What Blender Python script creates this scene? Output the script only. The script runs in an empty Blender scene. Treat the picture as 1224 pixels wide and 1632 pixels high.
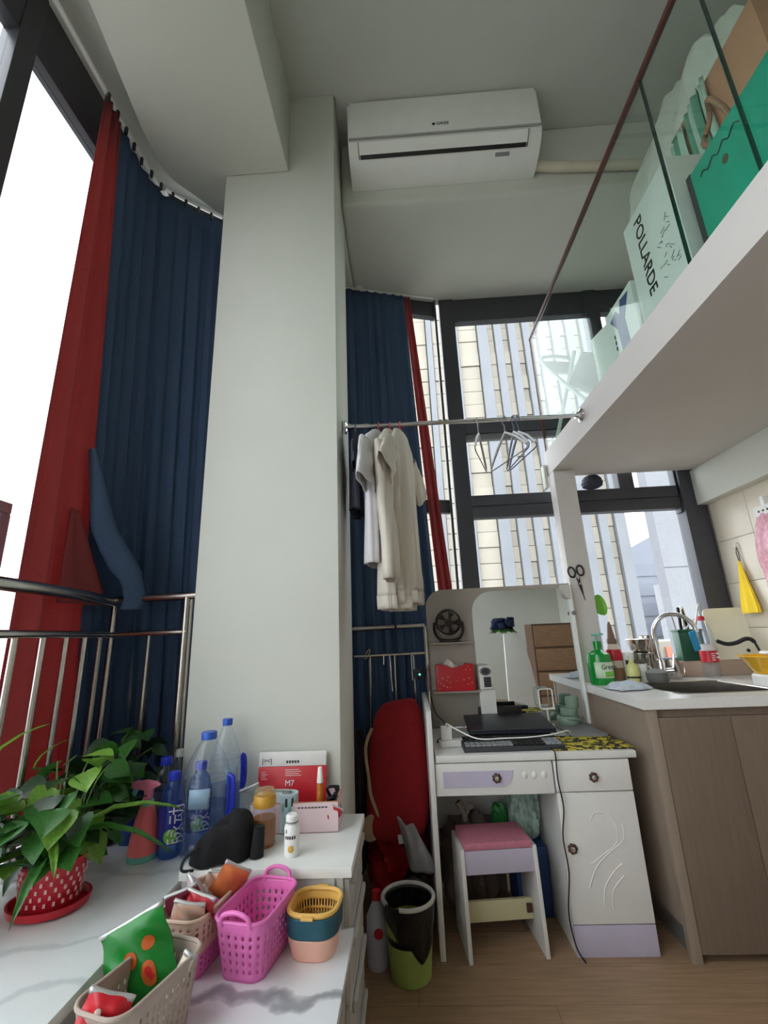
import bpy, bmesh, math, random
from mathutils import Vector, Matrix, Euler
R = random.Random(7)
PI = math.pi
sc = bpy.context.scene
C = sc.collection

# ------------------------------------------------------------------ camera, sky, exposure
cam_d = bpy.data.cameras.new('camera')
cam = bpy.data.objects.new('camera', cam_d); C.objects.link(cam)
cam_d.sensor_fit = 'HORIZONTAL'; cam_d.sensor_width = 36.0
cam_d.lens = 705.0 / 1224.0 * 36.0
cam_d.clip_start = 0.02; cam_d.clip_end = 500
_r = Vector((0.99803, 0.04922, -0.03878)).normalized()
_f = Vector((-0.03706, 0.96270, 0.26803)).normalized()
_u = _r.cross(_f).normalized()
cam.matrix_world = Matrix(((_r.x, _u.x, -_f.x, 0), (_r.y, _u.y, -_f.y, 0), (_r.z, _u.z, -_f.z, 1.2), (0, 0, 0, 1)))
sc.camera = cam
w = bpy.data.worlds.new('overcast_sky'); sc.world = w; w.use_nodes = True
bg = w.node_tree.nodes['Background']
bg.inputs['Color'].default_value = (0.95, 0.975, 1.0, 1); bg.inputs['Strength'].default_value = 3.0
sc.view_settings.view_transform = 'Standard'
try: sc.view_settings.look = 'None'
except Exception: pass
sc.view_settings.gamma = 1.0; sc.view_settings.use_curve_mapping = False
sc.view_settings.exposure = 0.85
sc.cycles.max_bounces = 9; sc.cycles.diffuse_bounces = 5; sc.cycles.transparent_max_bounces = 16
sc.cycles.sample_clamp_indirect = 6

# ------------------------------------------------------------------ materials
def lin(c):
    return tuple(((v/255.0)/12.92 if v/255.0 <= 0.04045 else ((v/255.0+0.055)/1.055)**2.4) for v in c)
MATS = {}
def M(name, rgb, rough=0.6, metal=0.0, var=0.06, vs=12.0, bump=0.0, bs=120.0, stretch=None, spec=0.5, trans=0.0, rgb2=None, coat=0.0):
    if name in MATS: return MATS[name]
    m = bpy.data.materials.new(name); m.use_nodes = True
    nt = m.node_tree; b = nt.nodes['Principled BSDF']; L = nt.links
    c = lin(rgb)
    tc = nt.nodes.new('ShaderNodeTexCoord'); mp = nt.nodes.new('ShaderNodeMapping')
    L.new(tc.outputs['Object'], mp.inputs['Vector'])
    if stretch: mp.inputs['Scale'].default_value = stretch
    n = nt.nodes.new('ShaderNodeTexNoise'); n.inputs['Scale'].default_value = vs; n.inputs['Detail'].default_value = 4
    L.new(mp.outputs['Vector'], n.inputs['Vector'])
    rp = nt.nodes.new('ShaderNodeValToRGB')
    a = tuple(max(0, v*(1-var)) for v in c); d = lin(rgb2) if rgb2 else tuple(min(1, v*(1+var)) for v in c)
    rp.color_ramp.elements[0].position = 0.3; rp.color_ramp.elements[1].position = 0.7
    rp.color_ramp.elements[0].color = (*a, 1); rp.color_ramp.elements[1].color = (*d, 1)
    L.new(n.outputs['Fac'], rp.inputs['Fac']); L.new(rp.outputs['Color'], b.inputs['Base Color'])
    b.inputs['Roughness'].default_value = rough; b.inputs['Metallic'].default_value = metal
    b.inputs['Specular IOR Level'].default_value = spec
    if coat: b.inputs['Coat Weight'].default_value = coat
    if bump:
        n2 = nt.nodes.new('ShaderNodeTexNoise'); n2.inputs['Scale'].default_value = bs
        L.new(mp.outputs['Vector'], n2.inputs['Vector'])
        bp = nt.nodes.new('ShaderNodeBump'); bp.inputs['Strength'].default_value = bump; bp.inputs['Distance'].default_value = 0.01
        L.new(n2.outputs['Fac'], bp.inputs['Height']); L.new(bp.outputs['Normal'], b.inputs['Normal'])
    if trans:
        t = nt.nodes.new('ShaderNodeBsdfTranslucent'); L.new(rp.outputs['Color'], t.inputs['Color'])
        mx = nt.nodes.new('ShaderNodeMixShader'); mx.inputs[0].default_value = trans
        out = nt.nodes['Material Output']
        L.new(b.outputs[0], mx.inputs[1]); L.new(t.outputs[0], mx.inputs[2]); L.new(mx.outputs[0], out.inputs['Surface'])
    MATS[name] = m; return m
def clear(name, rgb, body=0.0, gloss=0.10, rough=0.03, bodycol=None):
    """thin clear sheet: tinted transparency, some body colour, reflection by Fresnel"""
    if name in MATS: return MATS[name]
    m = bpy.data.materials.new(name); m.use_nodes = True
    nt = m.node_tree; L = nt.links; nt.nodes.remove(nt.nodes['Principled BSDF'])
    out = nt.nodes['Material Output']
    t = nt.nodes.new('ShaderNodeBsdfTransparent'); t.inputs['Color'].default_value = (*rgb, 1)
    base = t.outputs[0]
    if body:
        d = nt.nodes.new('ShaderNodeBsdfDiffuse'); d.inputs['Color'].default_value = (*lin(bodycol), 1)
        nz = nt.nodes.new('ShaderNodeTexNoise'); nz.inputs['Scale'].default_value = 9
        mm = nt.nodes.new('ShaderNodeMath'); mm.operation = 'MULTIPLY'; mm.inputs[1].default_value = body*2
        L.new(nz.outputs['Fac'], mm.inputs[0])
        mx0 = nt.nodes.new('ShaderNodeMixShader'); L.new(mm.outputs[0], mx0.inputs[0])
        L.new(base, mx0.inputs[1]); L.new(d.outputs[0], mx0.inputs[2]); base = mx0.outputs[0]
    g = nt.nodes.new('ShaderNodeBsdfGlossy'); g.inputs['Roughness'].default_value = rough
    lw = nt.nodes.new('ShaderNodeLayerWeight'); lw.inputs['Blend'].default_value = 0.5
    pw = nt.nodes.new('ShaderNodeMath'); pw.operation = 'POWER'; pw.inputs[1].default_value = 5.0
    L.new(lw.outputs['Facing'], pw.inputs[0])
    fr = nt.nodes.new('ShaderNodeMath'); fr.operation = 'MULTIPLY_ADD'; fr.inputs[1].default_value = 0.5; fr.inputs[2].default_value = gloss*0.4
    L.new(pw.outputs[0], fr.inputs[0])
    mx = nt.nodes.new('ShaderNodeMixShader'); L.new(fr.outputs[0], mx.inputs[0])
    L.new(base, mx.inputs[1]); L.new(g.outputs[0], mx.inputs[2]); L.new(mx.outputs[0], out.inputs['Surface'])
    MATS[name] = m; return m
def marble(name, rgb, vein):
    m = M(name, rgb, rough=0.28, var=0.03, vs=4)
    nt = m.node_tree; L = nt.links; b = nt.nodes['Principled BSDF']
    tc = nt.nodes['Texture Coordinate']
    wv = nt.nodes.new('ShaderNodeTexWave'); wv.inputs['Scale'].default_value = 1.3; wv.inputs['Distortion'].default_value = 9
    wv.inputs['Detail'].default_value = 5; wv.inputs['Detail Scale'].default_value = 1.6; wv.bands_direction = 'Y'
    L.new(tc.outputs['Object'], wv.inputs['Vector'])
    rp = nt.nodes.new('ShaderNodeValToRGB'); rp.color_ramp.elements[0].position = 0.0; rp.color_ramp.elements[1].position = 0.07
    rp.color_ramp.elements[0].color = (*lin(vein), 1); rp.color_ramp.elements[1].color = (1, 1, 1, 1)
    L.new(wv.outputs['Fac'], rp.inputs['Fac'])
    mx = nt.nodes.new('ShaderNodeMix'); mx.data_type = 'RGBA'; mx.blend_type = 'MULTIPLY'; mx.inputs[0].default_value = 0.75
    old = b.inputs['Base Color'].links[0].from_socket
    L.new(old, mx.inputs[6]); L.new(rp.outputs['Color'], mx.inputs[7]); L.new(mx.outputs[2], b.inputs['Base Color'])
    return m

PLASTER = M('plaster_white', (207, 208, 199), 0.9, var=0.02, vs=3, bump=0.05, bs=300)
PLASTER2 = M('plaster_ceiling', (200, 202, 195), 0.95, var=0.02, vs=3, bump=0.05, bs=300)
LOFTW = M('loft_paint', (205, 200, 196), 0.85, var=0.02, vs=3)
FRAME = M('window_frame_grey', (72, 72, 78), 0.45, metal=0.3, var=0.05)
FRAMEL = M('window_frame_light', (120, 118, 122), 0.5, metal=0.2, var=0.05)
GLASS = clear('window_glass', (0.93, 0.95, 0.96), gloss=0.09)
RGLASS = clear('railing_glass', (0.92, 0.97, 0.945), gloss=0.05)
STEEL = M('brushed_steel', (190, 185, 178), 0.22, metal=1.0, var=0.06, vs=40)
CHROME = M('chrome', (220, 220, 222), 0.08, metal=1.0, var=0.02)
NAVY = M('curtain_navy', (70, 91, 122), 0.9, var=0.10, vs=160, bump=0.1, bs=500, trans=0.06)
RED = M('curtain_red', (168, 80, 82), 0.9, var=0.08, vs=160, bump=0.1, bs=500, trans=0.40)
FLOORM = M('floor_oak', (160, 130, 102), 0.45, var=0.18, vs=9, stretch=(0.6, 9, 1), bump=0.03, bs=40)
DESKW = M('desk_white', (222, 220, 216), 0.4, var=0.02)
LILAC = M('desk_lilac', (192, 184, 204), 0.45, var=0.03)
BOARD = M('raw_board_cream', (208, 200, 160), 0.7, var=0.05)
PINKSEAT = M('seat_pink', (196, 120, 140), 0.7, var=0.06, vs=60, bump=0.15, bs=200)
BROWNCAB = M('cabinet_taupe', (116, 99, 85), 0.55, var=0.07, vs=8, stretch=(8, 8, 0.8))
WOOD = M('stair_wood', (150, 116, 88), 0.5, var=0.12, vs=8, stretch=(1, 6, 8))
WOODD = M('stair_wood_dark', (98, 70, 52), 0.5, var=0.1, vs=8)
STONE = marble('sill_stone', (238, 241, 241), (222, 226, 226))
MARBLE = marble('bench_marble', (236, 238, 240), (128, 130, 136))
QUARTZ = M('counter_quartz', (222, 220, 216), 0.3, var=0.03, vs=60)
WHITEP = M('white_plastic', (236, 236, 232), 0.4, var=0.02)
OFFW = M('offwhite_plastic', (205, 203, 196), 0.5, var=0.03)
MILKY = M('milky_plastic', (206, 202, 196), 0.4, var=0.03, trans=0.2)
BLACK = M('black_plastic', (22, 22, 24), 0.45, var=0.1)
BLACKC = M('black_cloth', (20, 19, 22), 0.95, var=0.2, vs=40, bump=0.2, bs=150)
DARK = M('dark_grey_plastic', (52, 52, 56), 0.5, var=0.08)
GREYP = M('grey_plastic', (128, 130, 132), 0.5, var=0.05)
TAUPE = M('mirror_board_taupe', (176, 168, 158), 0.6, var=0.03)
MIRROR = M('mirror_silver', (225, 228, 228), 0.015, metal=1.0, var=0.0)
REDP = M('red_plastic', (186, 28, 46), 0.4, var=0.06)
REDC = M('red_cloth', (150, 14, 26), 0.85, var=0.12, vs=30, bump=0.2, bs=180)
REDPACK = M('red_packet', (200, 30, 44), 0.35, var=0.05)
PINKB = M('basket_pink', (232, 120, 190), 0.45, var=0.03)
BEIGEB = M('basket_beige', (222, 190, 168), 0.5, var=0.04)
GREYB = M('basket_greige', (176, 158, 146), 0.55, var=0.06)
PINKCARD = M('pink_card', (222, 196, 200), 0.6, var=0.03)
KRAFT = M('kraft_card', (184, 134, 106), 0.8, var=0.06)
YELLOWP = M('yellow_plastic', (226, 178, 92), 0.45, var=0.04)
TEALP = M('teal_plastic', (30, 84, 100), 0.45, var=0.05)
SALMON = M('salmon_plastic', (232, 178, 158), 0.45, var=0.03)
BLUECAP = M('blue_cap', (28, 50, 190), 0.4, var=0.04)
BLUEL = M('blue_label', (30, 40, 150), 0.35, var=0.06)
LIME = M('lime_green', (120, 190, 70), 0.5, var=0.08)
WHITEINK = M('white_ink', (236, 236, 236), 0.6, var=0.01)
DARKINK = M('dark_ink', (50, 50, 54), 0.7, var=0.02)
CORAL = M('spray_coral', (240, 110, 110), 0.4, var=0.03)
MINT = M('mint_plastic', (120, 190, 176), 0.45, var=0.04)
PINKP = M('pink_plastic', (236, 130, 160), 0.45, var=0.03)
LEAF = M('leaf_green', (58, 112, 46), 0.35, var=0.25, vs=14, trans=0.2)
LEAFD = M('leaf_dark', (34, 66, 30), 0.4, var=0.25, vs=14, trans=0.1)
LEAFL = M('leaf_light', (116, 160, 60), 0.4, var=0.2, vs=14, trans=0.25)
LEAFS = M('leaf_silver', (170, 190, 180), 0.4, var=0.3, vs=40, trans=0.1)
STEM = M('plant_stem', (96, 124, 60), 0.5, var=0.1)
SOIL = M('soil', (50, 40, 32), 0.95, var=0.3, vs=60)
AMBER = M('amber_liquid', (176, 110, 40), 0.15, var=0.1)
GOLDLID = M('gold_lid', (200, 150, 50), 0.35, var=0.05)
PET = clear('clear_pet', (0.90, 0.93, 0.96), body=0.04, gloss=0.10, bodycol=(220, 230, 240))
PETB = clear('blue_pet', (0.50, 0.68, 0.95), body=0.2, gloss=0.10, bodycol=(70, 110, 200))
PETBIG = clear('pale_blue_pet', (0.93, 0.95, 0.97), body=0.035, gloss=0.12, bodycol=(170, 195, 225))
WATERB = clear('blue_water', (0.74, 0.81, 0.93), body=0.10, gloss=0.08, bodycol=(90, 120, 190))
CLEARBAG = clear('plastic_film', (0.86, 0.88, 0.86), body=0.22, gloss=0.10, rough=0.15, bodycol=(215, 222, 215))
PALEBAG = clear('pale_green_film', (0.7, 0.8, 0.75), body=0.5, gloss=0.08, rough=0.2, bodycol=(190, 215, 205))
GREENPK = M('green_packet', (20, 120, 40), 0.3, var=0.12, vs=20)
ORANGEINK = M('orange_ink', (196, 96, 40), 0.4, var=0.3, vs=30)
SOAPG = M('soap_green', (20, 160, 60), 0.15, var=0.08, spec=0.8, trans=0.3)
LIMEBIN = M('bin_lime', (152, 170, 88), 0.5, var=0.05)
BAGBLK = M('bin_bag_black', (18, 18, 20), 0.35, var=0.1, bump=0.4, bs=60)
TEALBOX = M('teal_box', (20, 150, 124), 0.6, var=0.08, vs=16)
GREENB = M('dark_green_plastic', (16, 78, 56), 0.4, var=0.06)
SKYBLUE = M('sky_blue_plastic', (30, 140, 190), 0.4, var=0.05)
REDLAB = M('cola_red', (190, 24, 44), 0.4, var=0.04)
CREAMB = M('cutting_board_cream', (228, 222, 198), 0.5, var=0.03)
YELLOWC = M('yellow_cloth', (236, 200, 40), 0.8, var=0.06, bump=0.15, bs=120)
YELLOWW = M('yellow_enamel', (232, 178, 30), 0.25, var=0.04)
TOWEL = M('dishcloth', (196, 204, 214), 0.95, var=0.12, vs=60, bump=0.4, bs=150)
CLOTHW = M('shirt_grey_white', (206, 204, 206), 0.95, var=0.03, bump=0.1, bs=300)
CLOTHC = M('jacket_cream', (204, 196, 184), 0.95, var=0.03, bump=0.1, bs=300)
CLOTHN = M('shirt_dark', (58, 60, 72), 0.95, var=0.06)
HANGR = M('hanger_red', (180, 40, 60), 0.4, var=0.04)
HANGW = M('hanger_wire', (150, 140, 140), 0.35, metal=0.6, var=0.04)
HANGWH = M('hanger_white', (214, 212, 214), 0.5, var=0.03)
HANGBL = M('hanger_blue', (90, 96, 130), 0.45, var=0.04)
TILE = M('wall_tile_beige', (206, 196, 178), 0.35, var=0.03, vs=5)
GROUT = M('tile_grout', (150, 142, 132), 0.9, var=0.04)
SAGE = M('sage_green_plastic', (132, 152, 136), 0.4, var=0.04)
BROWNR = M('handrail_brown', (84, 46, 40), 0.35, var=0.08)
ANTIQ = M('knob_bronze', (96, 72, 66), 0.35, metal=0.6, var=0.2, vs=60)
CREAMPANEL = M('tower_cream', (166, 159, 146), 0.8, var=0.05, vs=0.3)
GREYPANEL = M('tower_grey', (126, 129, 135), 0.6, var=0.10, vs=0.2)
TOWERBASE = M('tower_joint', (95, 92, 86), 0.9, var=0.05, vs=0.2)
PALEBLD = M('pale_building', (128, 130, 136), 0.85, var=0.05, vs=0.1)
GROUND = M('street_ground', (128, 126, 120), 0.95, var=0.1, vs=0.05)

# ------------------------------------------------------------------ mesh helpers
class MB:
    def __init__(s): s.bm = bmesh.new()
    def box(s, c, d, rot=None):
        r = bmesh.ops.create_cube(s.bm, size=1.0)
        m = Matrix.Translation(c) @ (rot.to_4x4() if rot else Matrix.Identity(4)) @ Matrix.Diagonal((d[0], d[1], d[2], 1))
        bmesh.ops.transform(s.bm, matrix=m, verts=r['verts']); return s
    def b(s, x0, x1, y0, y1, z0, z1): return s.box(((x0+x1)/2, (y0+y1)/2, (z0+z1)/2), (x1-x0, y1-y0, z1-z0))
    def lathe(s, prof, c=(0, 0, 0), seg=24, rot=None, sx=1, sy=1):
        bm = s.bm; rings = []; c = Vector(c)
        for r, z in prof:
            if r < 1e-6:
                p = Vector((0, 0, z)); p = (rot @ p if rot else p) + c; rings.append([bm.verts.new(p)])
            else:
                ring = []
                for i in range(seg):
                    a = 2*PI*i/seg; p = Vector((r*math.cos(a)*sx, r*math.sin(a)*sy, z)); p = (rot @ p if rot else p) + c
                    ring.append(bm.verts.new(p))
                rings.append(ring)
        for A, B in zip(rings, rings[1:]):
            if len(A) == 1 and len(B) == 1: continue
            for i in range(seg):
                j = (i+1) % seg
                if len(A) == 1: bm.faces.new((A[0], B[j], B[i]))
                elif len(B) == 1: bm.faces.new((A[i], A[j], B[0]))
                else: bm.faces.new((A[i], A[j], B[j], B[i]))
        return s
    def tube(s, pts, r, seg=8, closed=False, cap=True):
        bm = s.bm; pts = [Vector(p) for p in pts]; n = len(pts); rings = []
        up = Vector((0, 0, 1)); prev = None
        for i, p in enumerate(pts):
            if closed: t = pts[(i+1) % n] - pts[i-1]
            elif i == 0: t = pts[1] - p
            elif i == n-1: t = p - pts[i-1]
            else: t = pts[i+1] - pts[i-1]
            t.normalize()
            if prev is None:
                a = t.cross(up)
                if a.length < 1e-3: a = t.cross(Vector((1, 0, 0)))
            else: a = prev - t*prev.dot(t)
            a.normalize(); bvec = t.cross(a); prev = a
            rr = r[i] if isinstance(r, (list, tuple)) else r
            rings.append([bm.verts.new(p + (a*math.cos(2*PI*k/seg) + bvec*math.sin(2*PI*k/seg))*rr) for k in range(seg)])
        m = n if closed else n-1
        for i in range(m):
            A, B = rings[i], rings[(i+1) % n]
            for k in range(seg): bm.faces.new((A[k], A[(k+1) % seg], B[(k+1) % seg], B[k]))
        if cap and not closed:
            bm.faces.new(rings[0][::-1]); bm.faces.new(rings[-1])
        return s
    def prism(s, poly, z0, z1, fn=None):
        """poly of (a,b); fn(a,b,h)->xyz, default xy with height z"""
        fn = fn or (lambda a, b, h: (a, b, h)); bm = s.bm
        A = [bm.verts.new(fn(a, b, z0)) for a, b in poly]; B = [bm.verts.new(fn(a, b, z1)) for a, b in poly]
        n = len(poly); bm.faces.new(A[::-1]); bm.faces.new(B)
        for i in range(n): bm.faces.new((A[i], A[(i+1) % n], B[(i+1) % n], B[i]))
        return s
    def grid(s, fn, nu, nv, skip=None, closed=False):
        bm = s.bm; V = [[bm.verts.new(fn(i/nu, j/nv)) for i in range(nu if closed else nu+1)] for j in range(nv+1)]
        for j in range(nv):
            for i in range(nu):
                if skip and skip(i, j): continue
                k = (i+1) % nu if closed else i+1
                bm.faces.new((V[j][i], V[j][k], V[j+1][k], V[j+1][i]))
        return s
    def build(s, name, mat, parent=None, bevel=0, smooth=True, solid=0, seg=2, loc=None, flat=False):
        bm = s.bm
        bmesh.ops.recalc_face_normals(bm, faces=bm.faces)
        if bevel:
            ed = [e for e in bm.edges if len(e.link_faces) == 2 and e.calc_face_angle(0) > 0.5]
            bmesh.ops.bevel(bm, geom=ed, offset=bevel, segments=seg, profile=0.6, affect='EDGES', clamp_overlap=True)
        me = bpy.data.meshes.new(name); bm.to_mesh(me); bm.free()
        if smooth and not flat:
            me.polygons.foreach_set('use_smooth', [True]*len(me.polygons))
            if hasattr(me, 'set_sharp_from_angle'): me.set_sharp_from_angle(angle=math.radians(38))
        me.materials.append(mat)
        o = bpy.data.objects.new(name, me); C.objects.link(o)
        if parent: o.parent = parent
        if loc: o.location = loc
        if solid:
            md = o.modifiers.new('thickness', 'SOLIDIFY'); md.thickness = solid; md.offset = 0
        return o
def tag(o, label, cat, group=None, kind=None):
    o['label'] = label; o['category'] = cat
    if group: o['group'] = group
    if kind: o['kind'] = kind
    return o
def thing(name, label, cat, loc=(0, 0, 0), rz=0, group=None, rot=None):
    o = bpy.data.objects.new(name, None); C.objects.link(o); o.location = loc
    o.rotation_euler = rot if rot else (0, 0, rz); o.empty_display_size = 0.05
    return tag(o, label, cat, group)
def struct(o, label=None):
    o['kind'] = 'structure'
    if label: o['label'] = label
    return o
def sempty(name, label):
    o = bpy.data.objects.new(name, None); C.objects.link(o); return struct(o, label)
def sharecopy(o, parent, loc=None, rot=None, scale=None):
    c = o.copy(); C.objects.link(c); c.parent = parent
    if loc is not None: c.location = loc
    if rot is not None: c.rotation_euler = rot
    if scale is not None: c.scale = scale
    return c
def copy_tree(o, loc=None, rz=None, label=None):
    c = o.copy(); C.objects.link(c)
    if loc is not None: c.location = loc
    if rz is not None: c.rotation_euler = (0, 0, rz)
    if label: c['label'] = label
    for ch in list(o.children):
        d = ch.copy(); C.objects.link(d); d.parent = c
        for g in list(ch.children):
            e = g.copy(); C.objects.link(e); e.parent = d
    return c
def text(name, body, parent, loc, rot, size, mat, align='CENTER', ext=0.0004, sx=1.0):
    cu = bpy.data.curves.new(name, 'FONT'); cu.body = body; cu.size = size; cu.extrude = ext
    cu.align_x = align; cu.align_y = 'CENTER'; cu.resolution_u = 3
    cu.materials.append(mat)
    t = bpy.data.objects.new(name, cu); C.objects.link(t)
    dg = bpy.context.evaluated_depsgraph_get()
    me = bpy.data.meshes.new_from_object(t.evaluated_get(dg)); bpy.data.objects.remove(t)
    me.name = name
    if not me.materials: me.materials.append(mat)
    o = bpy.data.objects.new(name, me); C.objects.link(o); o.parent = parent
    o.location = loc; o.rotation_euler = rot; o.scale = (sx, 1, 1); return o
FRONT = (PI/2, 0, 0)        # text facing -Y
def lerp(a, b, t): return a + (b-a)*t
def poly_at(path, t):
    L = [0]
    for a, b in zip(path, path[1:]): L.append(L[-1] + math.dist(a, b))
    d = t*L[-1]
    for i in range(len(path)-1):
        if d <= L[i+1] or i == len(path)-2:
            k = (d-L[i])/max(1e-9, L[i+1]-L[i]); return tuple(lerp(p, q, k) for p, q in zip(path[i], path[i+1]))
def smooth_path(pts, n=8):
    out = []
    P = [Vector(p) for p in pts]
    for i in range(len(P)-1):
        p0 = P[max(0, i-1)]; p1 = P[i]; p2 = P[i+1]; p3 = P[min(len(P)-1, i+2)]
        for k in range(n):
            t = k/n
            out.append(0.5*((2*p1) + (p2-p0)*t + (2*p0-5*p1+4*p2-p3)*t*t + (3*p1-p0-3*p2+p3)*t**3))
    out.append(P[-1]); return out
def rrect(w, l, r, n=6):
    pts = []
    for cx, cy, a0 in ((w/2-r, l/2-r, 0), (-w/2+r, l/2-r, PI/2), (-w/2+r, -l/2+r, PI), (w/2-r, -l/2+r, 1.5*PI)):
        for k in range(n+1): a = a0 + PI/2*k/n; pts.append((cx+r*math.cos(a), cy+r*math.sin(a)))
    return pts

# ------------------------------------------------------------------ room shell
CEIL, SOF, BSOF = 4.18, 3.62, 3.68
floor = struct(MB().b(-1.5, 2.98, -3.45, 3.1, -0.06, -0.012).build('floor', M('floor_underlay', (70, 58, 48), 0.9)), 'brown oak laminate floor')
pw = 0.19; protoP = None; row = 0; y = -3.45
while y < 2.95:
    off = (row % 3)*0.45; x = -0.85 - off
    while x < 2.97:
        x1 = min(x+1.28, 2.97); xs = max(x, -0.85)
        if x1 - xs > 0.05:
            MB().b(xs+0.0008, x1-0.0008, y+0.0008, min(y+pw, 2.95)-0.0008, -0.012, R.uniform(-0.0004, 0)).build('plank', FLOORM, floor, smooth=False)
        x += 1.28
    y += pw; row += 1
struct(MB().b(-1.5, 2.98, -3.45, 3.05, CEIL, CEIL+0.1).build('ceiling', PLASTER2), 'pale grey plastered ceiling')
struct(MB().b(-0.85, -0.262, 1.78, 2.2, 0, CEIL).build('column', PLASTER, bevel=0.006), 'white square plastered column from floor to ceiling')
struct(MB().prism([(-0.508, -3.4), (-0.508, 1.779), (-0.851, 1.779), (-0.851, 2.13), (-0.90, 2.08), (-0.97, 1.99), (-1.09, 1.84), (-1.14, 1.78), (-1.165, 1.70), (-1.165, 1.52), (-1.138, 1.3), (-1.11, 1.06), (-1.08, -3.4)], SOF, CEIL).build('ceiling_beam', PLASTER, bevel=0.008), 'deep white ceiling beam running to the column')
struct(MB().b(-0.262, 2.0, 2.05, 2.95, BSOF, CEIL).b(-0.5, -0.261, 2.19, 2.95, BSOF+0.001, CEIL).build('wall_back', PLASTER, bevel=0.03, seg=4), 'white plastered header beam above the back window')
# recess ceiling above left window and the wall behind the column
struct(MB().prism([(-1.05, -3.4), (-1.05, 1.7), (-0.84, 2.0), (-0.84, 2.32), (-1.10, 2.32), (-1.44, 2.12), (-1.44, -3.4)], 3.80, CEIL).build('ceiling_recess', PLASTER), 'white curtain recess above the left window')
struct(MB().prism([(-0.86, 2.20), (-0.42, 2.20), (-0.42, 2.72), (-0.86, 2.40)], 0, CEIL).build('wall_corner', PLASTER), 'hidden wall behind the column')
struct(MB().b(-1.50, 2.98, -3.50, -3.40, 0, CEIL).build('wall_front', PLASTER), 'white wall behind the viewer')
wr = struct(MB().b(2.0, 2.08, 1.1, 3.0, 0, CEIL).build('wall_right', GROUT), 'beige tiled kitchen wall')
struct(MB().b(2.08, 2.98, 1.1, 1.18, 0, CEIL).build('wall_return', PLASTER), 'white return wall beside the kitchen')
struct(MB().b(2.9, 2.98, -3.4, 1.1, 0, CEIL).build('wall_side', PLASTER), 'white side wall behind the viewer')
# tiles of the kitchen wall, 0.30 x 0.30, from the counter up to the soffit
tile0 = None
for iy in range(5):
    for iz in range(4):
        y0 = 2.85 - 0.3*(iy+1); z0 = 0.90 + 0.26*iz
        if tile0 is None: tile0 = MB().b(-0.006, 0, 0.0015, 0.2985, 0.0015, 0.2585).build('tile', TILE, wr, bevel=0.0015, loc=(2.0, y0, z0))
        else: sharecopy(tile0, wr, (2.0, y0, z0))
struct(MB().b(1.93, 2.0, 1.1, 2.86, 1.935, 2.17).build('trim_1', PLASTER, bevel=0.004), 'white boxed beam along the kitchen wall under the loft')

# loft slab, post, glass railing
struct(MB().prism([(0.985, -3.4), (2.9, -3.4), (2.9, 1.1), (2.0, 1.1), (2.0, 2.83), (0.985, 2.83)], 2.17, 2.335).build('loft_slab', LOFTW, bevel=0.004), 'white loft floor slab seen from below')
struct(MB().b(0.985, 1.115, 2.70, 2.80, 0.90, 2.17).build('loft_post', LOFTW, bevel=0.004), 'white post carrying the loft, standing on the counter')
struct(MB().b(0.962, 0.984, 2.80, 2.86, 2.09, 2.25).build('trim_2', PLASTER, bevel=0.006), 'small white end piece of the loft edge')
rl = thing('glass_railing', 'frameless green tinted glass railing with brown handrail along the loft', 'railing', (1.0, 0, 2.335))
for y0, y1 in ((1.242, 2.80), (0.935, 1.238), (-0.3, 0.931), (-3.3, -0.304)):
    MB().b(-0.006, 0.006, y0, y1, 0.0005, 0.875).build('pane', RGLASS, rl)
    e = MB().b(-0.0065, 0.0065, y0-0.0015, y0+0.0015, 0.001, 0.874).build('pane_edge', M('glass_edge_green', (26, 48, 40), 0.2), rl)
MB().tube([(0, -3.3, 0.885), (0, 2.805, 0.885)], 0.013, 10).build('handrail', BROWNR, rl)
MB().b(-0.009, 0.009, 2.80, 2.812, 0.0005, 0.88).build('end_trim', BROWNR, rl)

# ------------------------------------------------------------------ windows
# left facade: sill block, window_1
sl = struct(MB().prism([(-0.70, -3.4), (-0.70, 1.775), (-0.852, 1.775), (-0.852, 2.30), (-1.05, 2.30), (-1.44, 2.10), (-1.44, -3.4)], 0, 0.545).build('wall_left', PLASTER), 'white base under the stone window sill')
struct(MB().prism([(-0.66, -3.39), (-0.66, 1.776), (-0.853, 1.776), (-0.853, 2.29), (-1.05, 2.29), (-1.44, 2.09), (-1.44, -3.39)], 0.5455, 0.57).build('trim_3', STONE, bevel=0.004), 'pale grey veined stone window sill')
w1 = sempty('window_1', 'tall left window with dark grey frame and white sky')
def fr(name, mb, mat=FRAME, p=None): return mb.build(name, mat, p, bevel=0.004)
for y0, y1 in ((1.065, 1.145), (-0.55, -0.47), (-2.05, -1.97)):
    fr('mullion', MB().b(-1.43, -1.355, y0, y1, 0.57, 3.80), FRAME, w1)
fr('head', MB().b(-1.42, -1.36, -3.4, 1.95, 3.49, 3.80), FRAME, w1)
fr('sash', MB().b(-1.415, -1.37, 1.40, 1.44, 0.60, 1.66).b(-1.415, -1.37, 1.145, 1.44, 1.66, 1.70), FRAMEL, w1)
fr('bottom_frame', MB().b(-1.42, -1.36, -3.4, 1.95, 0.571, 0.62), FRAME, w1)
for y0, y1 in ((1.145, 1.95), (-0.47, 1.065), (-1.97, -0.55), (-3.4, -2.05)):
    MB().b(-1.398, -1.392, y0, y1, 0.62, 3.49).build('pane', GLASS, w1)
def diag(p, q, z0, z1, th, off=0):
    p = Vector((p[0], p[1], 0)); q = Vector((q[0], q[1], 0)); t = (q-p).normalized(); n = Vector((-t.y, t.x, 0))
    a, b_, c_, d_ = p+n*(off-th/2), q+n*(off-th/2), q+n*(off+th/2), p+n*(off+th/2)
    return MB().prism([(a.x, a.y), (b_.x, b_.y), (c_.x, c_.y), (d_.x, d_.y)], z0, z1)
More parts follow.
